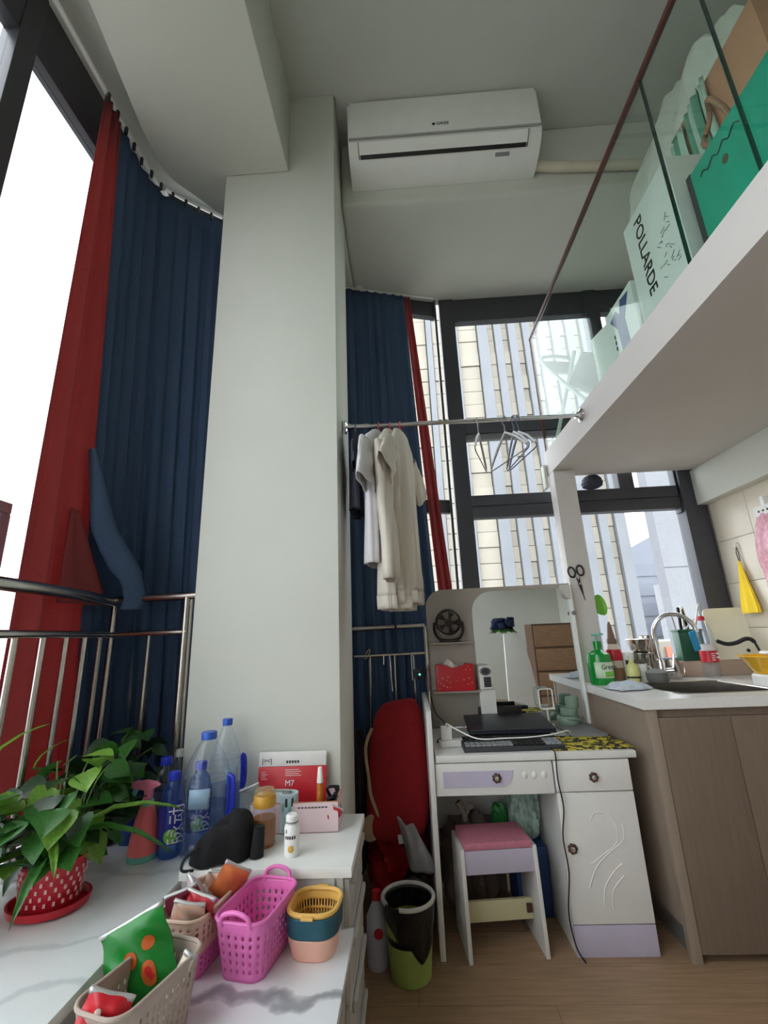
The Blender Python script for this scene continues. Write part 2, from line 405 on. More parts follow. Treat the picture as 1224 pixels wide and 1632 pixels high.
A1, A2 = (-1.39, 1.95), (-0.87, 2.27)
diag(A1, A2, 0.62, 3.72, 0.006).build('pane', GLASS, w1)
fr('corner_post', MB().b(-1.43, -1.36, 1.93, 2.0, 0.571, 3.80), FRAME, w1)
fr('transom', diag(A1, A2, 0.571, 0.62, 0.05), FRAME, w1)
fr('head', diag(A1, A2, 3.72, 3.80, 0.05), FRAME, w1)
# back window: window_2
w2 = sempty('window_2', 'tall back window of dark grey frames')
YF, YG = 2.88, 2.93
fr('mullion', MB().b(0.375, 0.485, YF, YF+0.08, 0.9, BSOF), FRAME, w2)
fr('mullion', MB().b(0.335, 0.352, YF, YF+0.06, 0.9, BSOF), FRAME, w2)
fr('mullion', MB().b(1.47, 1.57, YF, YF+0.08, 2.08, BSOF), FRAME, w2)
fr('mullion', MB().b(1.85, 1.99, YF-0.02, YF+0.08, 0.9, BSOF), FRAME, w2)
fr('mullion', MB().b(1.835, 1.85, YF, YF+0.06, 1.9, 2.2), FRAME, w2)
fr('head', MB().b(0.485, 1.47, YF+0.01, YF+0.07, 3.48, BSOF).b(1.57, 1.85, YF+0.01, YF+0.07, 3.48, BSOF), FRAME, w2)
fr('transom', MB().b(0.485, 1.47, YF+0.005, YF+0.07, 2.545, 2.65).b(1.57, 1.85, YF+0.005, YF+0.07, 2.545, 2.65), FRAME, w2)
fr('transom_lip', MB().b(0.485, 1.47, YF+0.02, YF+0.06, 2.50, 2.545), FRAMEL, w2)
fr('transom', MB().b(0.485, 1.85, YF, YF+0.08, 2.01, 2.085), FRAME, w2)
fr('transom', MB().b(0.485, 1.85, YF+0.004, YF+0.075, 1.93, 2.008), FRAME, w2)
fr('bottom_frame', MB().b(0.485, 1.85, YF, YF+0.08, 0.9, 1.0), FRAME, w2)
for x0, x1, z0, z1 in ((0.485, 1.47, 2.65, 3.48), (1.57, 1.85, 2.65, 3.48), (0.485, 1.47, 2.085, 2.50), (1.57, 1.85, 2.085, 2.545), (0.485, 1.85, 1.0, 1.93), (0.352, 0.375, 0.9, 3.6)):
    MB().b(x0, x1, YG-0.003, YG+0.003, z0, z1).build('pane', GLASS, w2)
B1, B2 = (-0.44, 2.72), (0.345, 2.93)
diag(B1, B2, 0.5, 3.55, 0.006).build('pane', GLASS, w2)
fr('head', diag(B1, B2, 3.55, 3.80, 0.05), FRAME, w2)
fr('transom', diag(B1, B2, 1.98, 2.07, 0.05), FRAME, w2)
struct(diag(B1, B2, 0, 0.5, 0.08).build('wall_back_low', PLASTER), 'low wall under the back window')
struct(MB().b(0.33, 2.0, 2.90, 2.98, 0, 0.9).build('wall_kitchen', PLASTER), 'wall under the back window')
ls = struct(MB().b(0.99, 1.99, 2.80, 2.879, 0.901, 0.985).build('trim_4', M('ledge_wood', (186, 164, 146), 0.5, var=0.06, vs=6), bevel=0.003), 'raised beige ledge behind the counter')

# ------------------------------------------------------------------ outside
struct(MB().b(-320, 320, -320, 320, -26, -25.5).build('street_ground', GROUND), 'street level far below')
tw = thing('office_tower', 'tall office tower of cream panels and grey vertical fins outside the window', 'building', (0, 40, -25))
MB().b(-4.0, 20.4, 0.6, 12, 0, 75).build('facade_wall', TOWERBASE, tw)
pan0 = fin0 = None
xs = [-3.4, -0.9, 1.6, 4.2, 6.9] + [9.95+1.45*k for k in range(7)]
for k, xx in enumerate(xs):
    wdt = 0.62 if k > 4 else 1.95
    for j in range(30):
        z0 = 19 + j*1.45
        if pan0 is None: pan0 = MB().b(0.02, 0.98, 0.1, 0.59, 0.03, 1.42).build('panel', CREAMPANEL, tw, smooth=False, loc=(xx, 0, z0), flat=True); pan0.scale = (wdt, 1, 1)
        else: sharecopy(pan0, tw, (xx, R.uniform(-0.1, 0.1), z0), scale=(wdt, 1, 1))
    x1 = xs[k+1] if k+1 < len(xs) else 20.3
    if fin0 is None: fin0 = MB().b(0, 1, 0, 0.58, 5, 75).build('glass_strip', GREYPANEL, tw, loc=(xx+wdt+0.05, -0.35, 0), flat=True); fin0.scale = (x1-xx-wdt-0.1, 1, 1)
    else: sharecopy(fin0, tw, (xx+wdt+0.05, -0.35, 0), scale=(x1-xx-wdt-0.1, 1, 1))
t2 = thing('high_rise', 'distant grey high-rise with a slanted top beyond the kitchen window', 'building', (48, 90, -25))
MB().prism([(-4, 0), (3.6, 0), (3.6, 44), (-2.5, 41), (-4, 40)], 0, 10, lambda a, b, h: (a, h, b)).build('tower_body', M('haze_grey', (128, 132, 143), 0.9), t2)
for j in range(9): MB().b(-3.8, 3.5, -0.2, -0.02, 5+j*3.8, 7.4+j*3.8).build('window_band', M('haze_glass', (116, 121, 133), 0.5), t2, flat=True)
t3 = thing('neighbour_block', 'pale grey concrete wing close outside the kitchen window', 'building', (14.3, 25, -25))
MB().b(0, 3.2, 0, 0.8, 0, 60).build('concrete_wall', PALEBLD, t3)
for j in range(6): MB().b(0.0, 3.2, -0.06, -0.005, 22+j*3.6, 25.55+j*3.6).build('cladding_panel', M('pale_cladding', (132, 134, 139), 0.8), t3, flat=True)
t4 = thing('low_shop_block', 'low cream shop building with a sign band down in the street', 'building', (33, 62, -25))
MB().b(0, 14, 0, 8, 0, 24.0).build('shop_wall', M('shop_cream', (150, 144, 135), 0.85), t4)
for j in range(4): MB().b(0.3, 13.6, -0.15, -0.01, 8+j*4, 10.2+j*4).build('window_band', M('haze_glass', (116, 121, 133), 0.5), t4, flat=True)
MB().b(0.5, 13.4, -0.4, -0.02, 22.0, 23.3).build('sign_band', M('sign_red', (196, 120, 100), 0.7), t4, flat=True)
t5 = thing('white_block', 'distant white block rising behind the low shop building', 'building', (47, 75, -25))
MB().b(-2, 14, 0, 8, 0, 33).build('block_wall', M('haze_white', (144, 144, 150), 0.9), t5)
for j in range(6): MB().b(-1.8, 13.8, -0.15, -0.01, 10+j*3.6, 12+j*3.6).build('window_band', M('haze_glass', (116, 121, 133), 0.5), t5, flat=True)

# ------------------------------------------------------------------ curtains
def curtain_panel(name, mat, parent, top, bot, z1, z0, folds, amp, nv=26, bulge=None, ph=0):
    nu = max(12, int(folds*9))
    def fn(u, v):
        p = poly_at(top, u); q = poly_at(bot, u); k = v
        x, y = lerp(p[0], q[0], k), lerp(p[1], q[1], k)
        p2 = poly_at(top, min(1, u+0.01)); p1 = poly_at(top, max(0, u-0.01))
        t = Vector((p2[0]-p1[0], p2[1]-p1[1], 0)); t.normalize(); n = Vector((-t.y, t.x, 0))
        a = amp*(0.6+0.7*v)*(math.sin(2*PI*folds*u+ph) + 0.35*math.sin(2*PI*folds*2.3*u+1+1.2*v))
        pt = Vector((x, y, lerp(z1, z0, v))) + n*a
        if bulge: pt += bulge(u, v)
        return pt
    return MB().grid(fn, nu, nv).build(name, mat, parent, solid=0.003)
cl = thing('curtain', 'two-tone red and navy floor-length curtain at the left window', 'curtain', (0, 0, 0))
curtain_panel('red_panel', RED, cl, [(-1.262, 1.395), (-1.27, 1.515)], [(-1.275, 1.42), (-1.30, 1.83)], 3.665, 0.58, 2.5, 0.014)
curtain_panel('navy_panel', NAVY, cl, [(-1.27, 1.515), (-1.285, 1.72), (-1.25, 1.87), (-1.1, 2.0), (-0.862, 2.17)], [(-1.30, 1.83), (-1.335, 1.93), (-1.28, 2.04), (-1.1, 2.12), (-0.862, 2.2)], 3.65, 0.58, 10, 0.012)
MB().tube(smooth_path([(-1.27, -1.6, 3.70), (-1.275, 1.70, 3.70), (-1.24, 1.87, 3.70), (-1.1, 2.0, 3.70), (-0.862, 2.17, 3.70)], 6), 0.012, 8).build('track', WHITEP, cl)
for k in range(14):
    p = poly_at([(-1.262, 1.41), (-1.275, 1.70), (-1.24, 1.87), (-1.1, 2.0), (-0.87, 2.165)], k/13)
    MB().b(p[0]-0.006, p[0]+0.006, p[1]-0.006, p[1]+0.006, 3.645, 3.692).build('hook', DARK, cl)
# navy fold thrown over the rail
def foldfn(u, v):
    c = [(-1.255, 1.63, 1.98), (-1.21, 1.70, 1.66), (-1.14, 1.81, 1.46), (-1.13, 1.845, 1.40), (-1.15, 1.85, 1.345)]
    p = poly_at(c, v); wd = lerp(0.015, 0.07, min(1, v*1.6)) * (1 if v < 0.8 else 0.75)
    a = 2*PI*u
    return Vector((p[0] + wd*0.55*math.cos(a), p[1] + wd*math.cos(a)*0.7 , p[2])) + Vector((0.02*math.sin(a), -0.02*math.sin(a), 0))
MB().grid(lambda u, v: Vector((lerp(-1.268, -1.225, u*v)+0.005*math.sin(9*u), lerp(1.58, lerp(1.62, 1.80, v), u), lerp(1.72, 1.36, v))), 14, 14).build('red_swag', RED, cl, solid=0.003)
MB().grid(foldfn, 20, 16, closed=True).build('draped_fold', NAVY, cl)
cr = thing('curtain', 'navy curtain with red edge strip beside the back window and hanging clothes', 'curtain', (0, 0, 0))
curtain_panel('navy_panel', NAVY, cr, [(-0.405, 2.655), (0.105, 2.795)], [(-0.405, 2.655), (0.24, 2.80)], 3.66, 0.12, 8, 0.014)
curtain_panel('red_panel', RED, cr, [(0.105, 2.80), (0.15, 2.81)], [(0.24, 2.805), (0.335, 2.83)], 3.66, 0.9, 2, 0.010)
MB().tube([(-0.405, 2.66, 3.672), (0.335, 2.855, 3.672)], 0.007, 8).build('track', WHITEP, cr)
MB().lathe([(0, 0), (0.03, 0.004), (0.02, 0.018), (0, 0.018)], (-0.22, 2.68, 3.65), 12).build('track_bracket', WHITEP, cr)

# ------------------------------------------------------------------ railings
rg = thing('window_railing', 'stainless steel railing with vertical bars along the left window sill', 'railing', (0, 0, 0))
RP = [(-1.12, -1.5, 1.385), (-1.13, 0.6, 1.385), (-1.15, 1.2, 1.385), (-1.165, 1.42, 1.385), (-1.185, 1.58, 1.385), (-1.215, 1.75, 1.382), (-1.235, 1.86, 1.38)]
MB().tube(smooth_path(RP, 5), 0.021, 12).build('top_rail', STEEL, rg)
MB().tube([(-1.235, 1.87, 1.39), (-0.852, 1.83, 1.39)], 0.017, 12).build('top_rail', STEEL, rg)
RP2 = [(p[0], p[1], 1.245) for p in RP]
MB().tube(smooth_path(RP2, 5), 0.013, 10).build('middle_rail', STEEL, rg)
MB().tube([(-1.235, 1.86, 1.245), (-0.895, 1.83, 1.245)], 0.012, 10).build('middle_rail', STEEL, rg)
sp = smooth_path(RP, 10)
def rail_xy(yv):
    for a, b_ in zip(sp, sp[1:]):
        if a.y <= yv <= b_.y: return lerp(a.x, b_.x, (yv-a.y)/(b_.y-a.y+1e-9))
    return sp[-1].x
yy = 0.36
while yy < 1.84:
    MB().tube([(rail_xy(yy), yy, 0.5705), (rail_xy(yy), yy, 1.236)], 0.0085, 8).build('bar', STEEL, rg); yy += 0.118
MB().tube([(-1.235, 1.865, 0.5705), (-1.235, 1.865, 1.40)], 0.013, 10).build('post', STEEL, rg)
MB().tube([(-1.06, 1.845, 0.5705), (-1.06, 1.845, 1.236)], 0.0085, 8).build('bar', STEEL, rg)
MB().tube([(-0.905, 1.832, 0.5705), (-0.905, 1.832, 1.385)], 0.014, 10).build('post', STEEL, rg)
MB().tube([(-0.885, 1.832, 0.5705), (-0.885, 1.832, 1.375)], 0.006, 8).build('bar', STEEL, rg)
MB().tube([(-1.19+0.012*math.cos(a*0.9), 1.865+0.004*math.sin(a), 1.383+0.018*math.sin(a)) for a in [k*0.6 for k in range(11)]], 0.004, 6).build('wire_tie', OFFW, rg)
rr = thing('window_railing', 'short stainless steel railing in front of the back curtain beside the column', 'railing', (0, 0, 0))
MB().tube([(-0.33, 2.60, 1.24), (0.105, 2.63, 1.246)], 0.014, 12).build('top_rail', STEEL, rr)
MB().tube([(-0.30, 2.60, 1.09), (0.105, 2.63, 1.094)], 0.009, 10).build('middle_rail', STEEL, rr)
for x in (-0.215, -0.075, 0.03): MB().tube([(x, 2.612, 0.35), (x, 2.612, 1.09)], 0.006, 8).build('bar', STEEL, rr)
MB().tube([(0.105, 2.63, 0.0), (0.105, 2.63, 1.24)], 0.012, 8).build('post', STEEL, rr)
MB().box((-0.06, 2.617, 1.243), (0.012, 0.034, 0.036)).build('cable_tie', BLACK, rr)
def hook(x, zt, ln, sx, lab):
    o = thing('metal_hook', lab, 'hook', (x, 2.606, zt), group='hooks on the back railing')
    MB().tube([(0, 0.010, -0.012), (0, 0.012, 0.008), (0, 0, 0.014), (0, -0.012, 0.006), (sx*0.3, -0.012, -ln*0.5), (sx, -0.012, -ln)], 0.0035, 6).build('shank', STEEL, o)
    MB().lathe([(0, -0.005), (0.005, 0), (0, 0.005)], (sx, -0.012, -ln), 8).build('tip', STEEL, o)
hook(-0.21, 1.09, 0.17, 0.0, 'long thin metal hook hanging leftmost on the lower back rail')
hook(-0.135, 1.092, 0.05, 0.0, 'short metal hook on the lower back rail')
hook(-0.10, 1.092, 0.19, 0.008, 'longest metal hook in the middle of the lower back rail')
hook(0.02, 1.093, 0.14, 0.0, 'metal hook nearest the mirror board on the lower back rail')
pc = thing('paper_clip', 'grey looped clip tilted on the lower back rail', 'clip', (-0.225, 2.59, 1.10), rot=(0, 0.5, 0))
MB().tube([(0.008*math.cos(a), 0, 0.03*math.sin(a)) for a in [2*PI*k/16 for k in range(16)]], 0.003, 6, closed=True).build('wire_loop', STEEL, pc)

# ------------------------------------------------------------------ tension rod and clothes
P0, P1 = Vector((-0.258, 1.97, 2.188)), Vector((0.981, 2.16, 2.276))
rod = thing('tension_rod', 'chrome clothes rod spanning from the column to the loft edge', 'rod', P0)
D = P1-P0
MB().tube([(0.02*D), (0.985*D)], 0.0105, 12).build('bar', CHROME, rod)
MB().tube([(0.015*D), (0.10*D)], 0.014, 12).build('sleeve', CHROME, rod)
qz = D.to_track_quat('Z', 'Y').to_matrix()
for t, sgn in ((0, 1), (1, -1)):
    q = (D*sgn).to_track_quat('Z', 'Y').to_matrix()
    MB().lathe([(0, 0), (0.036, 0.0), (0.036, 0.006), (0.02, 0.016), (0.016, 0.035), (0, 0.035)], D*t + D.normalized()*sgn*0.004, 18, rot=q).build('end_flange', CHROME, rod)
def rodp(x):
    t = (x-P0.x)/D.x; return P0 + D*t
def hanger_shape(p, yaw, mat, wide=0.20, drop=0.10, hook_h=0.075, tilt=0.0, r=0.003, shoulder=None):
    """hanger in local xz plane, hook top at local origin"""
    MB().tube([(0.022, 0, -0.022), (0.022, 0, -0.004), (0.012, 0, 0.012), (-0.003, 0, 0.0145), (-0.015, 0, 0.004), (-0.012, 0, -0.02), (0, 0, -0.035), (0, 0, -hook_h)], r, 6).build('hook', mat, p)
    MB().tube([(0, 0, -hook_h), (-wide, 0, -hook_h-drop), (-wide+0.012, 0, -hook_h-drop-0.012), (wide-0.012, 0, -hook_h-drop-0.012), (wide, 0, -hook_h-drop), (0, 0, -hook_h)], r, 6).build('frame', mat, p)
    if shoulder: MB().tube([(-wide*0.95, 0, -hook_h-drop*0.92), (-wide*0.5, 0, -hook_h-drop*0.4), (0, 0, -hook_h+0.002), (wide*0.5, 0, -hook_h-drop*0.4), (wide*0.95, 0, -hook_h-drop*0.92)], 0.006, 8).build('shoulder_pad', shoulder, p)
for x, yaw, mt, lab in ((0.414, 1.24, HANGW, 'wire hanger with white shoulders nearest the middle of the rod'), (0.553, -1.22, HANGW, 'wire hanger with white shoulders left of the bunched pair'), (0.60, -1.47, HANGBL, 'blue-hooked wire hanger, left of the bunched pair'), (0.625, -1.40, HANGBL, 'blue-hooked wire hanger, right of the bunched pair')):
    p = rodp(x)
    h = thing('clothes_hanger', lab, 'hanger', (p.x, p.y, p.z), yaw, group='empty hangers on the rod')
    hanger_shape(h, yaw, mt, shoulder=HANGWH, wide=0.165, drop=0.14)
def garment(name, label, cat, x, yaw, mat, H, sw, hw, th, sleeve, hook_mat, rib=False, hook_h=0.045):
    p = rodp(x); g = thing(name, label, cat, (p.x, p.y, p.z), yaw)
    top = -hook_h
    prof = [(0, 0.06, 0.5), (0.012, 0.085, 0.7), (0.05, sw*0.72, 0.9), (0.085, sw, 1.0), (0.16, sw*1.0, 1.1)]
    for k in range(1, 15):
        t = k/14; prof.append((lerp(0.16, H, t), lerp(sw, hw, t), 1.1+0.5*t))
    def fn(u, v):
        i = v*(len(prof)-1); a0 = int(min(i, len(prof)-2)); f = i-a0
        z = lerp(prof[a0][0], prof[a0+1][0], f); wd = lerp(prof[a0][1], prof[a0+1][1], f); tk = th*lerp(prof[a0][2], prof[a0+1][2], f)
        a = 2*PI*u; amt = min(1, z/0.4)
        ca, sa = math.cos(a), math.sin(a)
        ca = math.copysign(abs(ca)**0.8, ca)
        rip = 1 + 0.28*amt*math.sin(7*a+2*z) + 0.16*amt*math.sin(11*a+5)
        return Vector((wd*ca*(1+0.03*amt*math.sin(5*a)), tk*sa*rip + 0.012*amt*math.sin(9*ca+z*3), top-z))
    MB().grid(fn, 56, 40, closed=True).build('body', mat, g, solid=0.002)
    if rib:
        MB().grid(lambda u, v: fn(u, 1.0) + Vector((0, 0, -0.055*v)) + Vector((-0.01*v*math.cos(2*PI*u), 0.002*math.sin(60*PI*u), 0)), 120, 3, closed=True).build('hem_rib', mat, g, solid=0.002)
    for sgn in (-1, 1):
        ln, wdt, ang = sleeve
        def sf(u, v, sgn=sgn):
            a = 2*PI*u; c = Vector((sgn*(sw-0.03), 0, top-0.13)); d = Vector((sgn*math.sin(ang), -0.06, -math.cos(ang))); d.normalize()
            per = Vector((d.z, 0, -d.x))*-1
            q = c + d*ln*v
            ww = lerp(0.085, wdt, v)
            return q + per*ww*math.cos(a)*(1+0.05*math.sin(4*a+8*v)) + Vector((0, 1, 0))*(th*0.8)*math.sin(a)*(1+0.25*math.sin(5*a+9*v))
        MB().grid(sf, 28, 14, closed=True).build('sleeve', mat, g, solid=0.002)
    MB().tube([(0.018, 0, -0.02), (0.018, 0, -0.004), (0.01, 0, 0.012), (-0.003, 0, 0.0145), (-0.013, 0, 0.004), (-0.01, 0, -0.015), (0, 0, -0.03), (0, 0, -0.06)], 0.0035, 6).build('hanger_hook', hook_mat, g)
    MB().tube([(-sw*0.9, 0, top-0.085), (0, 0, top-0.01), (sw*0.9, 0, top-0.085)], 0.005, 6).build('hanger_arm', hook_mat, g)
    return g
garment('dark_shirt', 'dark grey shirt hanging nearest the column on the rod', 'shirt', -0.20, 1.57, CLOTHN, 0.40, 0.12, 0.12, 0.014, (0.10, 0.05, 0.4), HANGBL)
garment('t_shirt', 'pale grey short-sleeved t-shirt hanging on the rod', 'shirt', -0.085, 1.27, CLOTHW, 0.66, 0.19, 0.17, 0.030, (0.22, 0.10, 0.30), HANGR)
garment('cream_jacket', 'long cream hooded jacket hanging beside the pale t-shirt', 'jacket', -0.03, 1.30, CLOTHC, 0.80, 0.17, 0.155, 0.036, (0.62, 0.05, 0.10), HANGR, rib=True)
garment('beige_shirt', 'beige short-sleeved top on the right of the hanging clothes', 'shirt', 0.02, 1.22, CLOTHC, 0.78, 0.15, 0.14, 0.026, (0.20, 0.08, 0.75), HANGR, rib=True)

# ------------------------------------------------------------------ air conditioner
ac = thing('air_conditioner', 'white wall-mounted split air conditioner with chrome strip above the window', 'air conditioner', (-0.19, 2.05, 3.78))
W = 1.08
prof = [(0, 0.0), (-0.05, 0.0), (-0.12, 0.012), (-0.185, 0.045), (-0.222, 0.09), (-0.225, 0.37), (-0.21, 0.39), (0, 0.395)]
MB().prism(prof, 0, W, lambda a, b, h: (h, a, b)).build('casing', WHITEP, ac, bevel=0.006)
MB().b(0.012, W-0.012, -0.229, -0.2255, 0.105, 0.385).build('front_panel', WHITEP, ac, bevel=0.0015)
MB().b(0.006, W-0.006, -0.2325, -0.2295, 0.090, 0.104).build('chrome_strip', CHROME, ac, bevel=0.001)
n = Vector((0, -0.045, 0.037)).normalized()
def acface(t, off):  # along the sloping underside
    a, b_ = Vector((0, -0.2245, 0.088)), Vector((0, -0.12, 0.012))
    d = b_-a; nn = Vector((0, -abs(d.z), -abs(d.y))).normalized(); return a + d*t + nn*off
def acslab(name, x0, x1, t0, t1, o0, o1, mat):
    A, B_, C_, D_ = acface(t0, o0), acface(t1, o0), acface(t1, o1), acface(t0, o1)
    MB().prism([(p.y, p.z) for p in (A, B_, C_, D_)], x0, x1, lambda a, b, h: (h, a, b)).build(name, mat, ac)
acslab('louver', 0.06, W-0.08, 0.06, 0.48, 0.014, 0.020, WHITEP)
acslab('outlet_slot', 0.065, W-0.085, 0.46, 0.64, 0.008, 0.013, BLACK)
acslab('louver_seam', 0.056, 0.060, 0.04, 0.64, 0.010, 0.019, DARK)
acslab('louver_seam', W-0.080, W-0.076, 0.04, 0.64, 0.010, 0.019, DARK)
acslab('sticker', W-0.25, W-0.17, 0.72, 0.90, 0.004, 0.0052, GREYP)
text('brand_logo', 'GREE', ac, (0.535, -0.2305, 0.165), FRONT, 0.030, DARKINK)
MB().lathe([(0, -0.001), (0.009, -0.001), (0.009, 0.001), (0, 0.001)], (0.485, -0.2305, 0.165), 14, rot=Euler(FRONT).to_matrix()).build('brand_mark', DARKINK, ac)
pd = tag(MB().tube(smooth_path([(0.892, 2.02, 3.84), (1.0, 2.02, 3.82), (1.25, 2.02, 3.80), (1.5, 2.02, 3.79), (1.9, 2.02, 3.79)], 4), 0.028, 10).build('pipe_cover', M('pipe_wrap', (208, 200, 180), 0.7, var=0.06)), 'cream wrapped pipe bundle leaving the air conditioner along the beam', 'pipe')

# ------------------------------------------------------------------ loft contents (behind the glass)
Z = 2.336
bx = thing('teal_box', 'teal green cardboard box with dark edge behind the loft glass', 'box', (1.08, 0.80, Z))
MB().b(0, 0.16, 0, 0.46, 0, 0.385).build('carton', TEALBOX, bx, bevel=0.004)
MB().b(-0.001, 0.161, 0.44, 0.462, 0.0, 0.389).build('dark_edge', DARK, bx)
MB().lathe([(0, -0.001), (0.012, -0.001), (0.012, 0.001), (0, 0.001)], (-0.001, 0.30, 0.27), 14, rot=Matrix.Rotation(PI/2, 3, 'Y'), sx=1.3).build('brown_stain', M('stain', (90, 80, 60), 0.8), bx)
MB().tube(smooth_path([(-0.0015, 0.40-0.016*k, 0.325+0.010*math.sin(k*2.1)) for k in range(12)], 3), 0.0022, 5).build('scribble', DARKINK, bx)
kc = tag(MB().b(1.245, 1.40, 1.02, 1.44, Z, Z+0.86).build('cardboard_box', KRAFT, bevel=0.004), 'plain brown cardboard box standing behind the teal box on the loft', 'box')
pb = thing('white_carton', 'white carton printed POLLARDE standing on end behind the loft glass', 'box', (1.06, 1.30, Z), 0.0)
WCARD = M('white_card', (214, 216, 212), 0.6, var=0.03)
MB().b(0, 0.16, 0, 0.33, 0, 0.56).build('carton', WCARD, pb, bevel=0.004)
text('lettering', 'POLLARDE', pb, (-0.0015, 0.225, 0.33), (PI/2, PI/2, -PI/2), 0.078, BLACK, ext=0.001)
for k in range(26):
    MB().box((-0.001, 0.05+R.uniform(0, 0.11), 0.14+R.uniform(0, 0.22)), (0.0015, R.uniform(0.008, 0.03), 0.003), Matrix.Rotation(R.uniform(-1, 1), 3, 'X')).build('sketch_line', M('grey_ink', (120, 122, 124), 0.8), pb)
yb = thing('white_carton', 'white carton with a dark blue Y-shaped print behind the loft glass', 'box', (1.06, 1.66, Z), 0.0)
MB().b(0, 0.16, 0, 0.24, 0, 0.33).build('carton', WCARD, yb, bevel=0.004)
Yp = [(0.03, 0.30), (0.09, 0.21), (0.08, 0.05), (0.15, 0.05), (0.16, 0.20), (0.21, 0.27), (0.15, 0.29), (0.125, 0.25), (0.10, 0.31)]
MB().prism(Yp, -0.002, -0.0005, lambda a, b, h: (h, a, b)).build('blue_print', M('print_navy', (28, 56, 110), 0.6), yb)
for k in range(3): MB().b(-0.0015, -0.0005, 0.19, 0.20, 0.11+0.03*k, 0.13+0.03*k).build('small_print', DARKINK, yb)
tag(MB().box((1.15, 2.03, Z+0.17), (0.15, 0.15, 0.34), Matrix.Rotation(0.2, 3, 'Z')).build('tissue_carton', WHITEP, bevel=0.006), 'blank bright white upright box on the loft by the window', 'box')
# bedding in a clear bag, lumpy
def blob(name, mat, c, d, seed, amp=0.12, nu=40, nv=24, parent=None, pw_=0.7, fold=6):
    rr_ = random.Random(seed); ph = [(rr_.uniform(1.5, fold), rr_.uniform(1.5, fold), rr_.uniform(0, 6)) for _ in range(7)]
    def fn(u, v):
        a = 2*PI*u; t = PI*v-PI/2
        x = math.copysign(abs(math.cos(t)*math.cos(a))**pw_, math.cos(a)); y = math.copysign(abs(math.cos(t)*math.sin(a))**pw_, math.sin(a)); z = math.copysign(abs(math.sin(t))**pw_, math.sin(t))
        k = 1+amp*sum(math.sin(p*x*2+q*y*2+r_+z*p) for p, q, r_ in ph)/4
        return Vector((c[0]+d[0]*x*k, c[1]+d[1]*y*k, c[2]+d[2]*z*(k if z > 0 else 1)))
    return MB().grid(fn, nu, nv, closed=True).build(name, mat, parent)
BED = M('bedding_white', (206, 214, 202), 0.85, var=0.06, vs=20, bump=0.3, bs=30)
bd = tag(blob('bagged_quilt', BED, (1.52, 1.62, Z+0.98), (0.15, 0.42, 0.36), 3, 0.35, 56, 34), 'rolled white quilt in a plastic bag piled on the loft boxes', 'bedding')
tag(MB().b(1.36, 1.66, 1.47, 1.98, Z, Z+0.62).build('storage_box', M('dim_box', (150, 140, 128), 0.8), bevel=0.006), 'beige storage box under the rolled white quilt on the loft', 'box')
gs = thing('green_striped_cloth', 'green striped cloth draped over the brown cardboard box on the loft', 'cloth', (1.24, 1.34, Z+0.84))
for k in range(7):
    MB().grid(lambda u, v, k=k: Vector((-0.006-0.010*math.sin(2*PI*(u+k*0.3)) - 0.03*v*(1-v), -0.10+0.034*k+0.034*u, 0.03-0.30*v-0.01*k)), 5, 10).build('stripe', M('cloth_green', (96, 150, 126), 0.9) if k % 2 else M('cloth_pale', (176, 200, 186), 0.9), gs, solid=0.002)
MB().b(0.01, 0.14, -0.10, 0.138, 0.021, 0.026).build('fold_over', M('cloth_green', (96, 150, 126), 0.9), gs)
tag(MB().tube([(1.12+0.02*math.sin(a*2), 1.14+0.045*math.cos(a), Z+0.389+0.095+0.085*math.sin(a)) for a in [2*PI*k/28 for k in range(28)]], 0.009, 8, closed=True).build('headband_ring', M('ring_tan', (150, 110, 84), 0.5)), 'brown ring-shaped handle leaning on the teal box', 'ring')
tag(blob('olive_bag', M('olive_cloth', (92, 96, 82), 0.9, var=0.1, bump=0.2, bs=60), (1.62, 0.82, Z+0.55), (0.14, 0.34, 0.55), 11, 0.2), 'big olive grey bag on the loft beyond the teal box', 'bag')
tag(blob('pink_grey_cloth', M('cloth_mauve', (150, 128, 122), 0.9, bump=0.3, bs=60), (1.34, 2.15, Z+0.30), (0.10, 0.14, 0.30), 21, 0.3), 'crumpled mauve cloth bundle on the loft behind the white cartons', 'cloth')
# white folding chair leaning by the window on the loft
ch = thing('folding_chair', 'white folding chair with clear plastic panels on the loft by the window', 'chair', (1.07, 2.50, Z), 0.15)
CH = M('chair_white', (198, 206, 200), 0.5, var=0.05)
for dx in (0.0, 0.20):
    MB().tube(smooth_path([(dx, -0.26, 0.0+0.012), (dx, -0.02, 0.30), (dx, 0.22, 0.62), (dx, 0.23, 0.68)], 5), 0.012, 8).build('leg', CH, ch)
    MB().tube(smooth_path([(dx+0.004, 0.24, 0.012), (dx+0.004, 0.0, 0.30), (dx+0.004, -0.14, 0.47)], 5), 0.012, 8).build('leg', CH, ch)
MB().tube([(0, 0.23, 0.68), (0.1, 0.24, 0.70), (0.20, 0.23, 0.68)], 0.012, 8).build('back_bar', CH, ch)
MB().box((0.10, 0.17, 0.56), (0.19, 0.012, 0.20), Matrix.Rotation(-0.6, 3, 'X')).build('backrest', CH, ch, bevel=0.004)
MB().box((0.10, -0.08, 0.36), (0.19, 0.26, 0.016), Matrix.Rotation(-0.45, 3, 'X')).build('seat', CH, ch, bevel=0.005)
MB().box((0.10, -0.06, 0.27), (0.19, 0.30, 0.010), Matrix.Rotation(0.75, 3, 'X')).build('panel', CH, ch, bevel=0.004)
